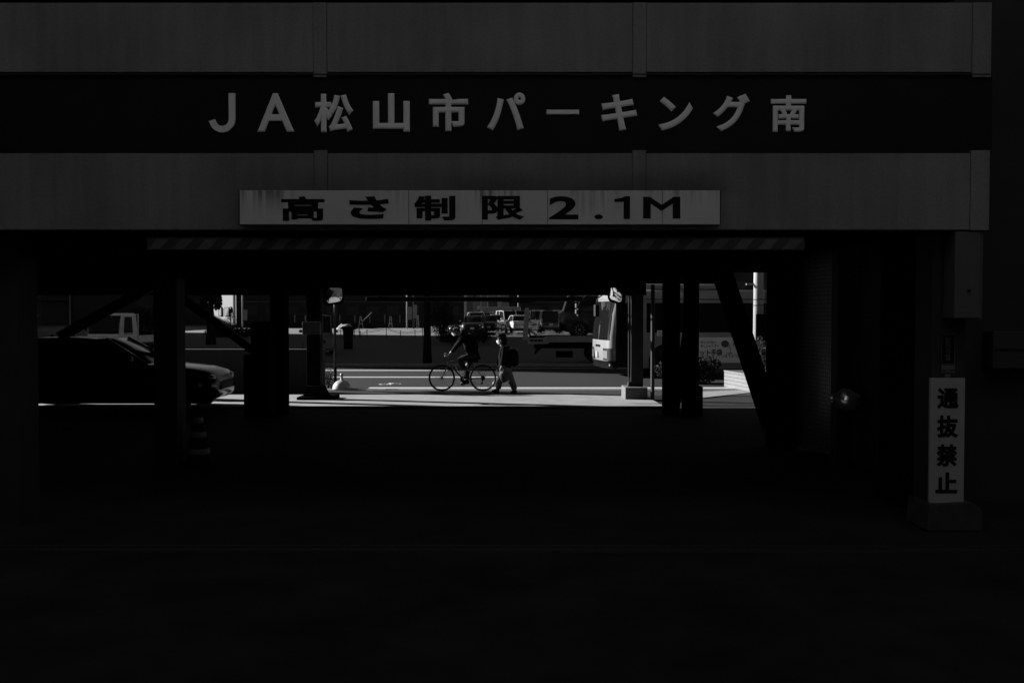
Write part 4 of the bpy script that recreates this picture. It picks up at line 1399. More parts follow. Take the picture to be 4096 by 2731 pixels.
# grey hoarding
HD = thing('hoarding', 'flat grey hoarding wall standing behind the parked cars', 'wall', (PX(2000, 119), 119, zg(119)))
hd = lambda px: PX(px, 119) - HD.location.x
MB().box(hd(1925), hd(2082), 0, .12, 0, PZ(1229, 119) - zg(119)).build('panel', mat('hoarding_grey', .30, .8, .08, 2), HD)
MB().box(hd(1924), hd(2083), -.03, .15, PZ(1228.9, 119) - zg(119), PZ(1227, 119) - zg(119)).build('top_rail', M_sheet, HD)
MB().box(hd(2079), hd(2083), -.02, .14, 0, PZ(1231, 119) - zg(119)).build('end_post', M_sheet, HD)
# guard rail in front of the cars
GR = thing('guard_rail', 'low dark pipe rail along the front of the parked cars', 'rail', (0, 78.5, zg(78.5)))
mb = MB()
for z in (.42, .82):
    MB().tube([(PX(1985, 78.5), 0, z), (PX(2240, 78.5), 0, z)], .022, 6).build('rail', M_steel, GR)
for px in (2006, 2055, 2190):
    MB().tube([(PX(px, 78.5), 0, 0), (PX(px, 78.5), 0, .84)], .025, 6).build('post', M_steel, GR)

# long grass at the lot edge
rnd = random.Random(11)
mb = MB()
for _ in range(3000):
    px = rnd.uniform(1985, 2380)
    Y = rnd.uniform(76.2, 79.5)
    x0 = PX(px, Y)
    h = rnd.uniform(.1, .6) * (.25 + .75 * math.sin(px * .045) ** 2 * abs(math.sin(px * .17)))
    if 2010 < px < 2120: h *= .6
    z0 = zg(Y)
    a = rnd.uniform(-.2, .2)
    mb.add([(x0 - .03, Y, z0), (x0 + .03, Y + .01, z0), (x0 + a, Y + rnd.uniform(-.1, .1), z0 + h)], [(0, 1, 2)])
tag(mb.build('grass', mat('dry_grass', .6, .9, .4, 3), recalc=False), kind='stuff')
rnd = random.Random(12)
mb = MB()
for _ in range(3500):
    Y = rnd.uniform(109, 117)
    x0 = PX(rnd.uniform(930, 1720), Y)
    h = rnd.uniform(.2, .9)
    mb.add([(x0 - .03, Y, zg(Y)), (x0 + .03, Y + .01, zg(Y)), (x0 + rnd.uniform(-.3, .3), Y, zg(Y) + h)], [(0, 1, 2)])
tag(mb.build('weeds', M_leaf, recalc=False), kind='stuff')
# soil heap on the left lot
mb = MB()
rnd = random.Random(9)
pts = []
for i in range(13):
    for j in range(5):
        u, v = i / 12, j / 4
        pts.append((PX(1345 + 70 * u, 100) + rnd.uniform(-.1, .1), 98 + 4 * v, zg(100) + (.75 * math.sin(math.pi * u) ** .7 * math.sin(math.pi * v) * (.75 + rnd.uniform(-.2, .25)) if 0 < i < 12 and 0 < j < 4 else -.02)))
mb.add(pts, [(i * 5 + j, (i + 1) * 5 + j, (i + 1) * 5 + j + 1, i * 5 + j + 1) for i in range(12) for j in range(4)])
tag(mb.build('soil_heap', mat('pale_soil', .34, .95, .3, 4, .4), smooth=True), 'low heap of pale soil at the back of the left lot', 'soil heap')

# trees
def tree(label, px, Y, r, h, crown, n, size, seed, lean=0, m=M_leaf, group=None, cat='tree', tz_=0, name='street_tree'):
    rnd = random.Random(seed)
    x = PX(px, Y)
    T = thing(name, label, cat, (x, Y, zg(Y)), 0, group)
    mb = MB()
    top = Vector((lean, 0, h))
    mb.tube([(0, 0, -.05), (lean * .2, 0, h * .25), (lean * .5, 0, h * .6), top], [r * 1.25, r, r * .85, r * .5], 14)
    lumps = []
    for k in range(9):
        a = 2 * math.pi * k / 9 + rnd.uniform(-.3, .3)
        e = Vector((lean + math.cos(a) * crown[0] * rnd.uniform(.4, .8), math.sin(a) * crown[1] * rnd.uniform(.4, .8), h + crown[2] * rnd.uniform(-.35, .9)))
        s = Vector((lean * .8, 0, h * rnd.uniform(.72, .95)))
        mb.tube([s, s.lerp(e, .5) + Vector((0, 0, .2)), e], [r * .35, r * .22, r * .06], 7)
        lumps.append(e)
    mb.build('trunk', M_bark, T, True)
    mb = MB()
    for e in lumps:
        q = rnd.uniform(.28, .5)
        foliage(mb, e, (crown[0] * q, crown[1] * q, crown[2] * q), n // 9, size, rnd)
    mb.build('crown', m, T, recalc=False)
    return T
tree('dark tree with a thick straight trunk across the road from the cyclist', 1709, 40.6, .155, 4.2, (2.4, 2.4, 1.8), 3600, .10, 21)
tree('slim tree added at the far left so its crown streaks the pavement with shade', 289, 28.9, .07, 4.0, (1.4, 1.1, .9), 1000, .10, 27)  # added for the streaky shade that its hidden crown casts on the pavement
tree('dark tree standing in front of the pale sunlit house', 843, 60, .26, 2.7, (.62, .6, 1.3), 4200, .07, 25)
# conifer before the pale house
CF = thing('conifer', 'small dark conifer with drooping branches before the pale house', 'tree', (PX(922, 78), 78, zg(78)))
MB().tube([(0, 0, 0), (0, 0, 2.0)], [.06, .015], 7).build('trunk', M_bark, CF)
mb = MB()
rnd = random.Random(31)
for k in range(90):
    z = .25 + 1.75 * (k / 90)
    ln = .85 * (1 - z / 2.15) + .08
    a = k * 2.4
    e = Vector((math.cos(a) * ln, math.sin(a) * ln, z + .12))
    for _ in range(26):
        t = rnd.uniform(.2, 1)
        c = e * t + Vector((0, 0, z * (1 - t))) + Vector((rnd.gauss(0, .03), rnd.gauss(0, .03), rnd.gauss(0, .03)))
        foliage(mb, c, (.01, .01, .01), 1, .06, rnd, flat=.3)
mb.build('crown', M_leaf, CF, recalc=False)
shrub('bush', 'broad dark twiggy bush behind the cyclist and before the parked cars', 'bush', (PX(1852, 60), 60, zg(60) + .5), (1.7, 1.2, .55), 5000, .05, 41, M_leaf, stems=50, lumps=11, power=.8)
shrub('bush', 'tall dark bush close beside the right of the tree trunk', 'bush', (PX(1768, 66), 66, zg(66) + 1.7), (.85, 1.0, 1.9), 6000, .05, 42, M_leaf, stems=30, lumps=8, power=.7)
shrub('bush', 'sparse twiggy bush rising behind the walking person', 'bush', (PX(1935, 62), 62, zg(62) + .6), (.8, .8, .65), 1500, .04, 43, M_leaf2, stems=60, lumps=7, power=.9)
shrub('bush', 'dark bush hiding the foot of the pale house', 'bush', (PX(930, 74), 74, zg(74) + .45), (2.3, .8, .55), 4500, .07, 44, M_leaf, stems=10, lumps=9)
shrub('bush', 'dark bush beside the white truck cab', 'bush', (PX(600, 60), 60, zg(60) + 1.3), (1.6, 1.2, 1.5), 4500, .07, 45, M_leaf, stems=10, lumps=8)
# pale guy wires at the far left
GW = thing('guy_wire', 'pair of pale guy wire covers leaning together at the far left', 'guy wire', (PX(142, 30), 30, zg(30)))
MB().tube([P(146, 1385, 30) - GW.location, P(141, 1262, 30) - GW.location, P(135, 1185, 30) - GW.location], .028, 8).build('rod', M_sheet, GW, True)
MB().tube([P(137, 1385, 30) - GW.location, P(137.5, 1330, 30) - GW.location], .022, 8).build('rod', M_sheet, GW, True)
MB().box(-.02, .05, -.05, .05, PZ(1264, 30) - GW.location.z, PZ(1259, 30) - GW.location.z).build('clamp', M_sheet, GW)
MB().box(-.06, .04, -.05, .05, PZ(1340, 30) - GW.location.z, PZ(1334, 30) - GW.location.z).build('clamp', M_sheet, GW)
MB().tube([P(146, 1385, 30) - GW.location, (0.03, 0, 0)], .02, 6).build('anchor', M_sheet, GW)

# blocks added to shade the scene or bounce light, all but the side building
def shade_block(name, label, x0, x1, y0, y1, h, m=None):
    T = thing(name, label, 'building', ((x0 + x1) / 2, (y0 + y1) / 2, 0))
    a, b = (x1 - x0) / 2, (y1 - y0) / 2
    MB().box(-a, a, -b, b, -.3, h).build('wall', m or mat('neighbour_wall', .16, .9, .2, 1), T)
    MB().box(-a - .2, a + .2, -b - .2, b + .2, h + .001, h + .5).build('roof', M_steel, T)
    return T
shade_block('shade_tower', 'unseen tall block added beyond the left edge to shade the forecourt', -54, -46, 54.4, 91.5, 30)  # out of view, added to lay the shade band over the forecourt
shade_block('shade_rear', 'unseen tall block added behind the viewer to cut skylight and bounce sun', -34, 30, -20, -3.6, 24, mat('bounce_wall', .37, .9, .1, 1))  # out of view, added to block sky; pale wall bounces sun onto the fascia
shade_block('side_building', 'plain dark building close against the right side of the garage', 4.15, 16, 9.42, 13.4, 20, mat('dark_wall', .035, .9, .3, 2))  # dark mottled base colour, shared with the low block
shade_block('shade_corner', 'unseen block added to keep skylight out of the right lane end', 14, 24, -3.0, 9.0, 20)  # out of view, added to shut skylight out of the lane
shade_block('shade_lane', 'unseen block added to keep light out of the left lane end', -40, -30, -3.0, 7.5, 20)  # out of view, added to block sun and sky along the lane
shade_block('shade_low', 'plain dark low block added at the far left to shade the lot', -92, -66, 95, 150, 13, mat('dark_wall', .035))  # added so its shadow darkens the left of the gravel lot
NB = thing('meter_box', 'dull grey box on the dark wall past the right end of the fascia', 'box', (PX(4030, 9.2), 9.2, 0))
MB().box(-.13, .35, 0, .2, PZ(1475, 9.2), PZ(1325, 9.2), bev=.01).build('body', mat('meter_grey', .045, .6), NB)
MB().box(-.12, .34, -.012, -.001, PZ(1400, 9.2), PZ(1396, 9.2)).build('lip', M_steel, NB)
MB().box(.0, .3, .201, .23, PZ(1465, 9.2), PZ(1335, 9.2)).build('bracket', M_steel, NB)

# ------------------------------------------------------------------ the cyclist's bicycle
BYY = 25.7
Z1 = lambda x, y: (1650 + x * .22321, 1250 + y * .22321)
def B(x, y, dy=0.0):
    p = Z1(x, y)
    v = P(p[0], p[1], BYY)
    return Vector((v.x, BYY + dy, v.z))
BK = thing('bicycle', 'dark flat bar bicycle with thin tyres ridden leftwards along the pavement', 'bicycle', (B(900, 1180).x, BYY, zg(BYY)))
bo_ = BK.location.copy()
L_ = lambda x, y, dy=0.0: B(x, y, dy) - bo_
M_frame = mat('bike_frame', .03, .25, coat=.8)
M_alu = mat('bike_alloy', .5, .3, metal=.8)
cF, cR = L_(525, 1170), L_(1262, 1163)
RW = .345
cF.z = cR.z = RW + .004
bb = L_(912, 1200); hd0 = L_(655, 835); hd1 = L_(632, 935); st0 = L_(1036, 838)
mb = MB()
mb.tube([hd0, hd1], .020, 10)
mb.tube([L_(640, 895), bb], .021, 10)
mb.tube([L_(652, 858), L_(1030, 868)], .016, 10)
mb.tube([st0, bb], .016, 10)
for s in (-1, 1):
    mb.tube([L_(1034, 880, .02 * s), cR + Vector((0, .06 * s, 0))], .009, 8)
    mb.tube([bb + Vector((0, .03 * s, 0)), cR + Vector((0, .06 * s, 0))], .011, 8)
mb.tube([bb + Vector((0, -.04, 0)), bb + Vector((0, .04, 0))], .024, 12)
mb.build('frame', M_frame, BK, True)
mb = MB()
mb.tube([L_(636, 925), L_(628, 960)], .022, 10)
for s in (-1, 1):
    mb.tube([L_(628, 955, .045 * s), L_(610, 1000, .05 * s), L_(560, 1110, .055 * s), cF + Vector((0, .055 * s, 0))], [.015, .015, .011, .009], 8)
mb.build('fork', M_frame, BK, True)
mb = MB()
mb.tube([hd0, L_(662, 800)], .017, 10)
mb.tube([L_(662, 802), L_(625, 765)], .016, 10)
mb.build('stem', M_frame, BK, True)
MB().tube([L_(625, 762, -.29), L_(622, 764, -.1), L_(622, 764, .1), L_(625, 762, .29)], .013, 10).build('handlebar', M_frame, BK, True)
for s in (-1, 1):
    MB().tube([L_(627, 762, .17 * s), L_(627, 762, .295 * s)], .018, 10).build('grip', M_rubber, BK, True)
    MB().tube([L_(610, 752, .14 * s), L_(585, 735, .14 * s), L_(582, 760, .2 * s), L_(588, 790, .24 * s)], .009, 8).build('brake_lever', M_alu, BK, True)
MB().tube([L_(610, 760, .08), L_(570, 770, .09), L_(575, 830, .06), L_(605, 960, .02)], .004, 6).build('cable', M_black, BK, True)
for c, nm in ((cF, 'front'), (cR, 'rear')):
    W_ = bpy.data.objects.new('wheel', None)
    COL.objects.link(W_)
    W_.parent = BK
    W_.location = c
    W_.empty_display_size = .1
    tor = []
    for k in range(49):
        t = 2 * math.pi * k / 48
        tor.append((math.cos(t) * (RW - .019), 0, math.sin(t) * (RW - .019)))
    MB().tube(tor, .019, 8, cap=False).build('tyre', M_rubber, W_, True)
    MB().tube([(p[0] * .935, 0, p[2] * .935) for p in tor], .011, 6, cap=False).build('rim', mat('dark_rim', .05, .35, metal=.4), W_, True)
    mb = MB()
    for k in range(28):
        t = 2 * math.pi * k / 28
        o = .22 * (1 if k % 2 else -1)
        sy = .028 * (1 if (k // 2) % 2 else -1)
        mb.tube([(.02 * math.cos(t + o * 5), sy, .02 * math.sin(t + o * 5)), (.305 * math.cos(t), 0, .305 * math.sin(t))], .0016, 4)
    mb.build('spokes', M_steelg, W_)
    MB().lathe([(.012, -.055), (.028, -.035), (.016, -.02), (.016, .02), (.028, .035), (.012, .055)], n=12, axis='y').build('hub', M_steel, W_, True)
    if nm == 'front':
        mb = MB()
        mb.ball((0, 0, 0), .045, 12, 6, (1, .2, .26))
        o = mb.build('reflector', M_sheet, W_, True)
        o.location = L_(470, 1000) - cF + Vector((0, -.02, 0))
        o.rotation_euler = (0, R(-20), 0)
    else:
        MB().lathe([(.055, .02), (.055, .024), (.048, .03), (.04, .04), (.03, .05)], n=18, axis='y').build('sprockets', M_steel, W_)
        MB().lathe([(.06, -.03), (.06, -.026), (.03, -.024)], n=18, axis='y').build('spoke_guard', M_steel, W_)
MB().lathe([(.085, .05), (.085, .054), (.07, .055), (.07, .05)], bb, 28, axis='y').build('chainring', M_steel, BK)
mb = MB()
for s, (x, y) in ((1, (898, 1310)), (-1, (928, 1095))):
    mb.bar(bb + Vector((0, .065 * s, 0)), L_(x, y, .075 * s), .022, .012)
mb.build('crank', M_alu, BK)
for s, (x, y) in ((1, (898, 1310)), (-1, (928, 1095))):
    c = L_(x, y, .13 * s)
    MB().box(c.x - .045, c.x + .045, c.y - .04, c.y + .04, c.z - .011, c.z + .011, bev=.004).build('pedal', M_alu, BK)
MB().tube([bb + Vector((.0, .055, .085)), cR + Vector((0, .045, .04)), cR + Vector((.03, .045, 0))], .005, 6).build('chain', M_black, BK)
mb = MB()
mb.bar(cR + Vector((0, .05, -.03)), L_(1240, 1262, .05), .03, .02)
mb.lathe([(.025, .045), (.025, .055), (.003, .056)], L_(1245, 1270), 12, axis='y')
mb.tube([L_(1240, 1285, .05), L_(1000, 1282, .05), bb + Vector((-.02, .055, -.08))], .004, 6)
mb.build('derailleur', M_steel, BK)
MB().tube([L_(1015, 1245, -.06), L_(1140, 1247, -.06)], .008, 8).build('side_stand', M_steel, BK)
sd = L_(1075, 800)
MB().tube([st0, sd], .014, 8).build('seat_post', M_alu, BK, True)
rings = []
for t, wd in ((0, .02), (.2, .028), (.5, .05), (.8, .075), (1, .06)):
    xx = sd.x - .15 + .27 * t
    rings.append([(xx, sd.y + wd * math.cos(a), sd.z + .012 + .022 * math.sin(a) + .01 * t) for a in [2 * math.pi * k / 10 for k in range(10)]])
MB().loft(rings).build('saddle', M_rubber, BK, True)
MB().box(st0.x - .07, st0.x - .015, st0.y - .02, st0.y + .02, st0.z - .005, st0.z + .018, bev=.006).build('seat_clamp', M_alu, BK)
MB().ball(tuple(L_(955, 886)), .014, 10, 8).build('lamp', M_lamp, BK, True)
MB().ball(tuple(L_(1228, 1060, -.03)), .022, 10, 8, (.6, .6, 1.2)).build('brake', M_alu, BK, True)
WB = thing('water_bottle', 'clear drinking bottle with a pale cap in the bicycle frame cage', 'bottle', B(800, 1015))
dv = (B(860, 1075) - B(775, 960)).normalized()
p0 = B(780, 955, 0) - WB.location
MB().tube([p0 + dv * .0, p0 + dv * .02, p0 + dv * .03, p0 + dv * .15, p0 + dv * .16], [.02, .030, .034, .034, .028], 14).build('bottle', mat('bottle_plastic', .16, .2, coat=.6), WB, True)
MB().tube([p0 - dv * .035, p0 - dv * .001], [.013, .020], 12).build('cap', M_sheet, WB, True)

# ------------------------------------------------------------------ people
M_skin = mat('skin', .22, .55, .06, 20)
M_hair = mat('hair', .008, .7, .3, 60, spec=.08)
M_mask = mat('face_mask', .7, .7)
M_jack = mat('black_jacket', .008, .9, .4, 14, .25, spec=.04)
M_trou = mat('dark_trousers', .010, .55, .4, 14, .2, spec=.25)
M_shoe = mat('dark_shoe', .012, .6, spec=.1)
M_pale = mat('pale_trousers', .13, .85, .3, 18, .35)
M_bagm = mat('backpack_cloth', .008, .9, .3, 18, .2, spec=.04)

def hand_chain(V, E, wrist_i, wrist, knuck, tip, side, curl, r=.0085):
    """palm and five fingers; side = sideways axis, curl = direction fingers bend towards"""
    palm = (wrist + knuck) / 2
    V.append((palm, .024, .024)); pi = len(V) - 1
    E.append((wrist_i, pi))
    ax_ = (knuck - wrist).normalized()
    ln = (tip - knuck).length
    for k, (o, f) in enumerate(((-.030, .85), (-.010, 1.0), (.010, .95), (.028, .75))):
        a_ = knuck + side * o
        b_ = a_ + ax_ * ln * f * .45 + curl * ln * .18
        c_ = a_ + ax_ * ln * f * .55 + curl * ln * f * .65
        i = len(V)
        V.extend([(a_, r * 1.1, r * 1.1), (b_, r, r), (c_, r * .85, r * .85)])
        E.extend([(pi, i), (i, i + 1), (i + 1, i + 2)])
    i = len(V)
    tb = palm + side * -.040 - ax_ * .005
    V.extend([(tb, r * 1.2, r * 1.2), (tb + ax_ * .03 + curl * .02, r, r)])
    E.extend([(pi, i), (i, i + 1)])

def figure(T, J, hand_side, hands, headc, headr, face, faceup):
    """one continuous body. J: joints in local coordinates"""
    V, E = [], []
    idx = {}
    def add(n, r, frm=None):
        V.append((J[n], r, r)); idx[n] = len(V) - 1
        if frm: E.append((idx[frm], idx[n]))
    add('pelvis', .115)
    add('waist', .105, 'pelvis'); add('chest', .12, 'waist'); add('neckb', .06, 'chest'); add('neck', .048, 'neckb')
    V.append((headc - face * .01 - faceup * .03, headr * .86, headr * .86)); idx['h0'] = len(V) - 1; E.append((idx['neck'], idx['h0']))
    V.append((headc + faceup * .05, headr * .95, headr * .95)); idx['h1'] = len(V) - 1; E.append((idx['h0'], idx['h1']))
    V.append((headc + faceup * .095, headr * .6, headr * .6)); E.append((idx['h1'], len(V) - 1))
    V.append((headc + face * headr * .98 - faceup * .02, .014, .014)); E.append((idx['h0'], len(V) - 1))     # nose
    for s in 'lr':
        add('sh' + s, .06, 'chest'); add('el' + s, .042, 'sh' + s); add('wr' + s, .026, 'el' + s)
        add('hp' + s, .09, 'pelvis'); add('kn' + s, .058, 'hp' + s); add('an' + s, .038, 'kn' + s)
        add('he' + s, .03, 'an' + s)
        add('to' + s, .026, 'an' + s)
        kn, tip, sd, cu = hands[s]
        hand_chain(V, E, idx['wr' + s], J['wr' + s], kn, tip, sd, cu)
    body = skin('body', V, E, M_skin, T, 2, 0)
    sdv = face.cross(faceup).normalized()
    for s in (-1, 1):
        MB().ball(tuple(headc + face * headr * .86 + faceup * .012 + sdv * .032 * s), .012, 8, 6).build('eye', M_ink, T, True)
        MB().ball(tuple(headc - face * .008 - faceup * .012 + sdv * headr * .98 * s), .028, 8, 6, (.7, .4, 1.1)).build('ear', M_skin, T, True)
    return body

def garment(name, T, pts, edges, m, sub=2):
    return skin(name, pts, edges, m, T, sub, 0)

def mask_mesh(T, headc, headr, face, faceup):
    sdv = face.cross(faceup).normalized()
    rings = []
    for i in range(7):
        v = -.90 + 1.0 * i / 6
        ring = []
        for k in range(11):
            a_ = R(-80 + 16 * k)
            bul = 1.10 + .10 * math.cos(a_) * (1 - abs(v + .42) * 1.3)
            rr_ = headr * bul * (1 - .18 * max(0, -v - .4))
            ring.append(headc + face * rr_ * math.cos(a_) * (1 - .22 * max(0, -v - .45)) + sdv * headr * 1.04 * math.sin(a_) + faceup * (v * headr * 1.02))
        rings.append(ring)
    mb = MB()
    k = 11
    mb.add([p for r_ in rings for p in r_], [(i * k + j, i * k + j + 1, (i + 1) * k + j + 1, (i + 1) * k + j) for i in range(6) for j in range(k - 1)])
    return mb.build('mask', M_mask, T, True)

# cyclist
CYC = thing('person', 'cyclist in dark jacket, helmet and white face mask leaning over the handlebar', 'person', (B(1000, 800).x, BYY, zg(BYY)))
co = CYC.location.copy()
C_ = lambda x, y, dy=0.0: B(x, y, dy) - co
J = {'pelvis': C_(1085, 745), 'waist': C_(1055, 640), 'chest': C_(985, 510), 'neckb': C_(905, 420), 'neck': C_(850, 385),
     'shl': C_(920, 455, -.17), 'ell': C_(790, 610, -.23), 'wrl': C_(690, 725, -.23), 'shr': C_(900, 450, .17), 'elr': C_(775, 600, .23), 'wrr': C_(675, 722, .23),
     'hpl': C_(1085, 800, -.09), 'knl': C_(835, 845, -.12), 'anl': C_(985, 1035, -.12), 'hel': C_(1035, 1060, -.12), 'tol': C_(935, 1105, -.13),
     'hpr': C_(1085, 800, .09), 'knr': C_(965, 1015, .12), 'anr': C_(988, 1225, .11), 'her': C_(1005, 1270, .11), 'tor': C_(850, 1285, .12)}
face = Vector((-.93, 0, -.36)).normalized(); fup = Vector((-.36, 0, .93)).normalized()
hc = C_(775, 335)
hands = {'l': (C_(650, 748, -.24), C_(615, 765, -.24), Vector((0, 1, 0)), Vector((.1, 0, -1))), 'r': (C_(650, 748, .24), C_(615, 765, .24), Vector((0, -1, 0)), Vector((.1, 0, -1)))}
figure(CYC, J, None, hands, hc, .092, face, fup)
g = lambda n, r: (J[n], r, r)
garment('jacket', CYC, [g('pelvis', .165), g('waist', .165), g('chest', .175), (J['neckb'], .09, .09),
                        g('shl', .088), (J['ell'], .062, .062), (J['wrl'] + Vector((.02, 0, .02)), .043, .043),
                        g('shr', .088), (J['elr'], .062, .062), (J['wrr'] + Vector((.02, 0, .02)), .043, .043), (C_(1100, 810), .16, .16)],
        [(0, 1), (1, 2), (2, 3), (2, 4), (4, 5), (5, 6), (2, 7), (7, 8), (8, 9), (0, 10)], M_jack)
garment('trousers', CYC, [(C_(1085, 770), .13, .13), g('hpl', .115), (C_(960, 800, -.11), .095, .095), g('knl', .078), (C_(900, 930, -.12), .066, .066), (C_(970, 1020, -.12), .052, .052),
                          g('hpr', .115), (C_(1020, 900, .11), .09, .09), g('knr', .074), (C_(975, 1120, .115), .066, .066), (C_(986, 1210, .11), .056, .056)],
        [(0, 1), (1, 2), (2, 3), (3, 4), (4, 5), (0, 6), (6, 7), (7, 8), (8, 9), (9, 10)], M_trou)
for s in 'lr':
    an, he, to = J['an' + s], J['he' + s], J['to' + s]
    garment('shoe', CYC, [(an + Vector((0, 0, -.01)), .046, .046), (he, .042, .042), ((he * .4 + to * .6) , .042, .042), (to, .034, .034)], [(0, 1), (1, 2), (2, 3), (0, 2)], M_shoe)
mask_mesh(CYC, hc, .10, face, fup)
# hair at the nape, scarf
garment('hair', CYC, [(hc - face * .03 + fup * .03, .098, .098), (hc - face * .07 - fup * .04, .06, .06), (hc - face * .09 - fup * .09, .035, .035)], [(0, 1), (1, 2)], M_hair)
garment('collar', CYC, [(J['neck'] + Vector((0, 0, .0)), .07, .07), (J['neckb'], .085, .085)], [(0, 1)], M_jack)
# helmet: shell of ribs
sdv = face.cross(fup).normalized()
M_helm = mat('helmet_shell', .02, .18, coat=.6)
mb = MB()
for lat in (-.085, -.045, 0, .045, .085):
    pts = []
    for k in range(9):
        t = R(-8 + 196 * k / 8)
        hr = math.sqrt(max(.128 ** 2 - lat ** 2, .001))
        pts.append(hc + fup * .035 + face * (hr * 1.12 * math.cos(t)) + fup * (hr * .92 * math.sin(t)) + sdv * lat)
    mb.tube(pts, [.010, .017, .019, .019, .019, .019, .018, .016, .010], 8)
mb.build('helmet', M_helm, CYC, True)
mb = MB()
rg = []
for k in range(24):
    t = 2 * math.pi * k / 24
    rg.append(hc + fup * .045 + face * .135 * math.cos(t) + sdv * .108 * math.sin(t))
mb.tube(rg + [rg[0]], .016, 8, cap=False)
mb.build('helmet_rim', M_helm, CYC, True)
mb = MB()
for s in (-1, 1):
    mb.tube([hc + fup * .04 + sdv * .104 * s, hc - fup * .03 + face * .02 + sdv * .102 * s, hc - fup * .10 + face * .045 + sdv * .05 * s], .006, 6)
mb.build('chin_strap', M_black, CYC, True)
MB().box(-.006, .02, -.02, .02, -.012, .012).build('helmet_light', M_lamp, CYC).location = hc + face * .14 + fup * .085
RP = thing('backpack', 'black backpack riding high on the back of the cyclist', 'backpack', B(1060, 480))
ro_ = RP.location.copy()
rp = lambda x, y, dy=0.0: B(x, y, dy) - ro_
garment('pack', RP, [(rp(985, 400), .115, .15), (rp(1050, 480), .135, .16), (rp(1095, 600), .13, .15), (rp(1105, 690), .10, .13)], [(0, 1), (1, 2), (2, 3)], M_bagm)
MB().tube([rp(910, 350, -.05), rp(940, 320, -.02), rp(985, 300, 0), rp(1030, 310, .02), rp(1050, 340, .03)], .014, 8).build('handle', M_bagm, RP, True)
for s in (-1, 1):
    MB().tube([rp(960, 350, .11 * s), rp(905, 400, .13 * s), rp(895, 480, .14 * s), rp(950, 590, .15 * s), rp(1040, 650, .13 * s)], .020, 8).build('strap', M_bagm, RP, True)

# walking person
WY = 24.9
Z8 = lambda x, y: (1940 + x * .17225, 1320 + y * .17225)
def Wp(x, y, dy=0.0):
    p = Z8(x, y)
    v = P(p[0], p[1], WY)
    return Vector((v.x, WY + dy, v.z))
PED = thing('person', 'person on foot in a dark coat, pale trousers and white mask walking left', 'person', (Wp(460, 900).x, WY, zg(WY)))
po = PED.location.copy()
D_ = lambda x, y, dy=0.0: Wp(x, y, dy) - po
J = {'pelvis': D_(490, 880), 'waist': D_(480, 740), 'chest': D_(460, 540), 'neckb': D_(430, 390), 'neck': D_(410, 350),
     'shl': D_(455, 440, -.165), 'ell': D_(425, 680, -.20), 'wrl': D_(385, 860, -.19), 'shr': D_(430, 440, .165), 'elr': D_(345, 680, .20), 'wrr': D_(310, 870, .19),
     'hpl': D_(520, 930, -.085), 'knl': D_(610, 1170, -.09), 'anl': D_(695, 1390, -.09), 'hel': D_(740, 1440, -.09), 'tol': D_(570, 1462, -.10),
     'hpr': D_(470, 930, .085), 'knr': D_(345, 1140, .09), 'anr': D_(300, 1395, .09), 'her': D_(310, 1465, .09), 'tor': D_(150, 1420, .10)}
face = Vector((-.97, 0, -.22)).normalized(); fup = Vector((-.22, 0, .97)).normalized()
hc = D_(365, 225)
hands = {'l': (D_(375, 920, -.19), D_(372, 975, -.19), Vector((1, 0, 0)), Vector((.3, 1, 0)).normalized()), 'r': (D_(305, 930, .19), D_(300, 980, .19), Vector((1, 0, 0)), Vector((.3, -1, 0)).normalized())}
figure(PED, J, None, hands, hc, .088, face, fup)
garment('coat', PED, [(D_(478, 985), .19, .19), g('pelvis', .20), (D_(480, 720), .195, .195), g('chest', .175), (J['neckb'], .085, .085),
                      g('shl', .085), (J['ell'], .068, .068), (J['wrl'] + Vector((.0, 0, .03)), .052, .052),
                      g('shr', .085), (J['elr'], .068, .068), (J['wrr'] + Vector((.0, 0, .03)), .052, .052)],
        [(0, 1), (1, 2), (2, 3), (3, 4), (3, 5), (5, 6), (6, 7), (3, 8), (8, 9), (9, 10)], M_jack)
garment('trousers', PED, [(D_(490, 900), .13, .13), (J['hpl'], .115, .115), (J['knl'], .094, .094), (D_(675, 1330, -.09), .082, .082), (D_(690, 1385, -.09), .078, .078),
                          (J['hpr'], .115, .115), (J['knr'], .092, .092), (D_(315, 1320, .09), .078, .078), (D_(305, 1385, .09), .074, .074)],
        [(0, 1), (1, 2), (2, 3), (3, 4), (0, 5), (5, 6), (6, 7), (7, 8)], M_pale)
for s in 'lr':
    an, he, to = J['an' + s], J['he' + s], J['to' + s]
    garment('shoe', PED, [(an + Vector((0, 0, -.015)), .048, .048), (he, .044, .044), ((he * .4 + to * .6), .044, .044), (to, .036, .036)], [(0, 1), (1, 2), (2, 3), (0, 2)], M_shoe)
mask_mesh(PED, hc, .096, face, fup)
mb = MB()
rnd = random.Random(2)
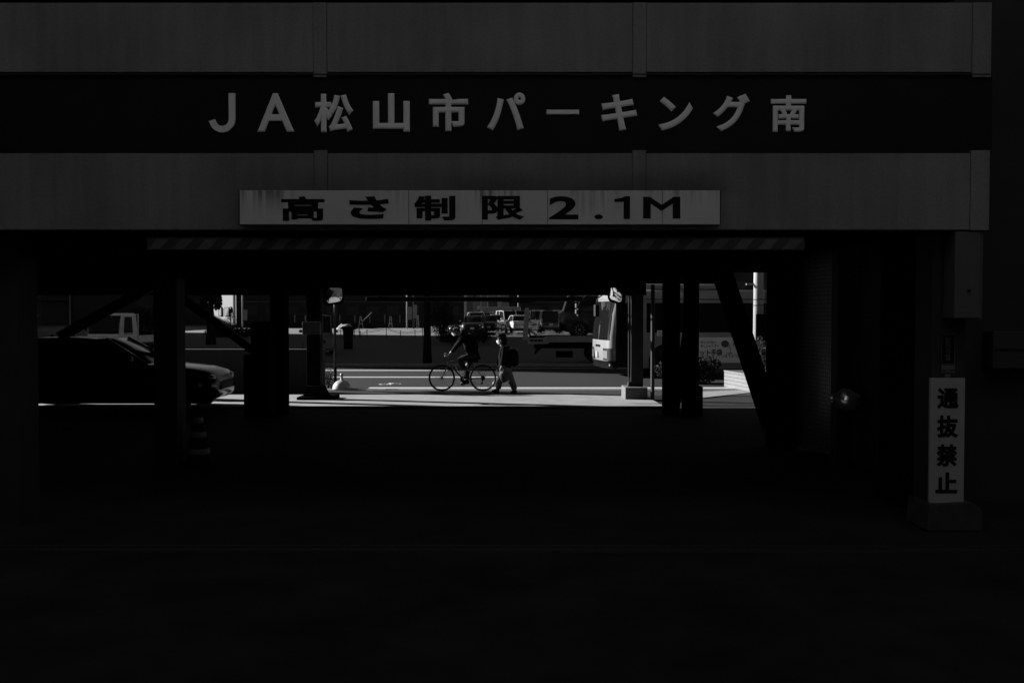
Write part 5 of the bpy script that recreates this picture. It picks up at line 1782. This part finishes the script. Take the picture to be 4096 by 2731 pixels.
for (x, y, dy, r_, sc) in ((395, 175, 0, .115, (1.05, .95, 1.0)), (345, 135, 0, .085, (1.0, 1.1, .75)), (440, 240, 0, .095, (.95, 1.1, 1.1)), (455, 300, 0, .06, (1, 1.4, 1.1)),
                          (300, 120, -.03, .03, (1.3, .8, .8)), (265, 150, .02, .022, (1, .8, 1.2)), (420, 270, -.085, .05, (.8, .5, 1.5)), (420, 270, .085, .05, (.8, .5, 1.5))):
    mb.ball(tuple(D_(x, y, dy)), r_, 14, 10, sc)
mb.build('hair', M_hair, PED, True)
garment('shirt_collar', PED, [(D_(395, 345), .062, .062), (D_(385, 385), .06, .06)], [(0, 1)], mat('shirt', .3, .8))
WPK = thing('backpack', 'black backpack with small bright studs on the walking person', 'backpack', Wp(640, 640))
wo_ = WPK.location.copy()
wp = lambda x, y, dy=0.0: Wp(x, y, dy) - wo_
garment('pack', WPK, [(wp(600, 430), .105, .15), (wp(650, 560), .135, .16), (wp(655, 730), .135, .16), (wp(640, 850), .115, .15)], [(0, 1), (1, 2), (2, 3)], M_bagm)
for s in (-1, 1):
    MB().tube([wp(580, 400, .12 * s), wp(470, 395, .15 * s), wp(395, 470, .18 * s), wp(420, 640, .19 * s), wp(560, 780, .16 * s)], .02, 8).build('strap', M_bagm, WPK, True)
for p_ in ((612, 400, -.14), (738, 445, -.10)):
    MB().ball(tuple(wp(*p_)), .013, 8, 6).build('stud', M_chrome, WPK, True)
TT = thing('tote_bag', 'grey cloth tote bag hanging from the hand of the walking person', 'bag', Wp(440, 1090, -.22))
to_ = TT.location.copy()
tt = lambda x, y, dy=0.0: Wp(x, y, dy) - to_
out = [(322, 1030), (375, 985), (440, 975), (540, 990), (562, 1060), (550, 1150), (500, 1180), (435, 1212), (400, 1195), (360, 1110)]
rings = []
for s, yy in ((.86, -.28), (1, -.25), (1, -.20), (.86, -.17)):
    cx_, cz_ = 445, 1090
    rings.append([tt(cx_ + (x - cx_) * s, y_ if False else cz_ + (y_ - cz_) * s, yy) for x, y_ in out])
o = MB().loft(rings).build('pouch', mat('tote_cloth', .06, .9, .3, 16, .3), TT, True)
for yy in (-.25, -.20):
    MB().tube([tt(400, 1000, yy), tt(385, 940, yy + .01), tt(375, 930, -.2), tt(395, 945, yy + .01), tt(490, 1000, yy)], .010, 6).build('handle', MATS['tote_cloth'], TT, True)
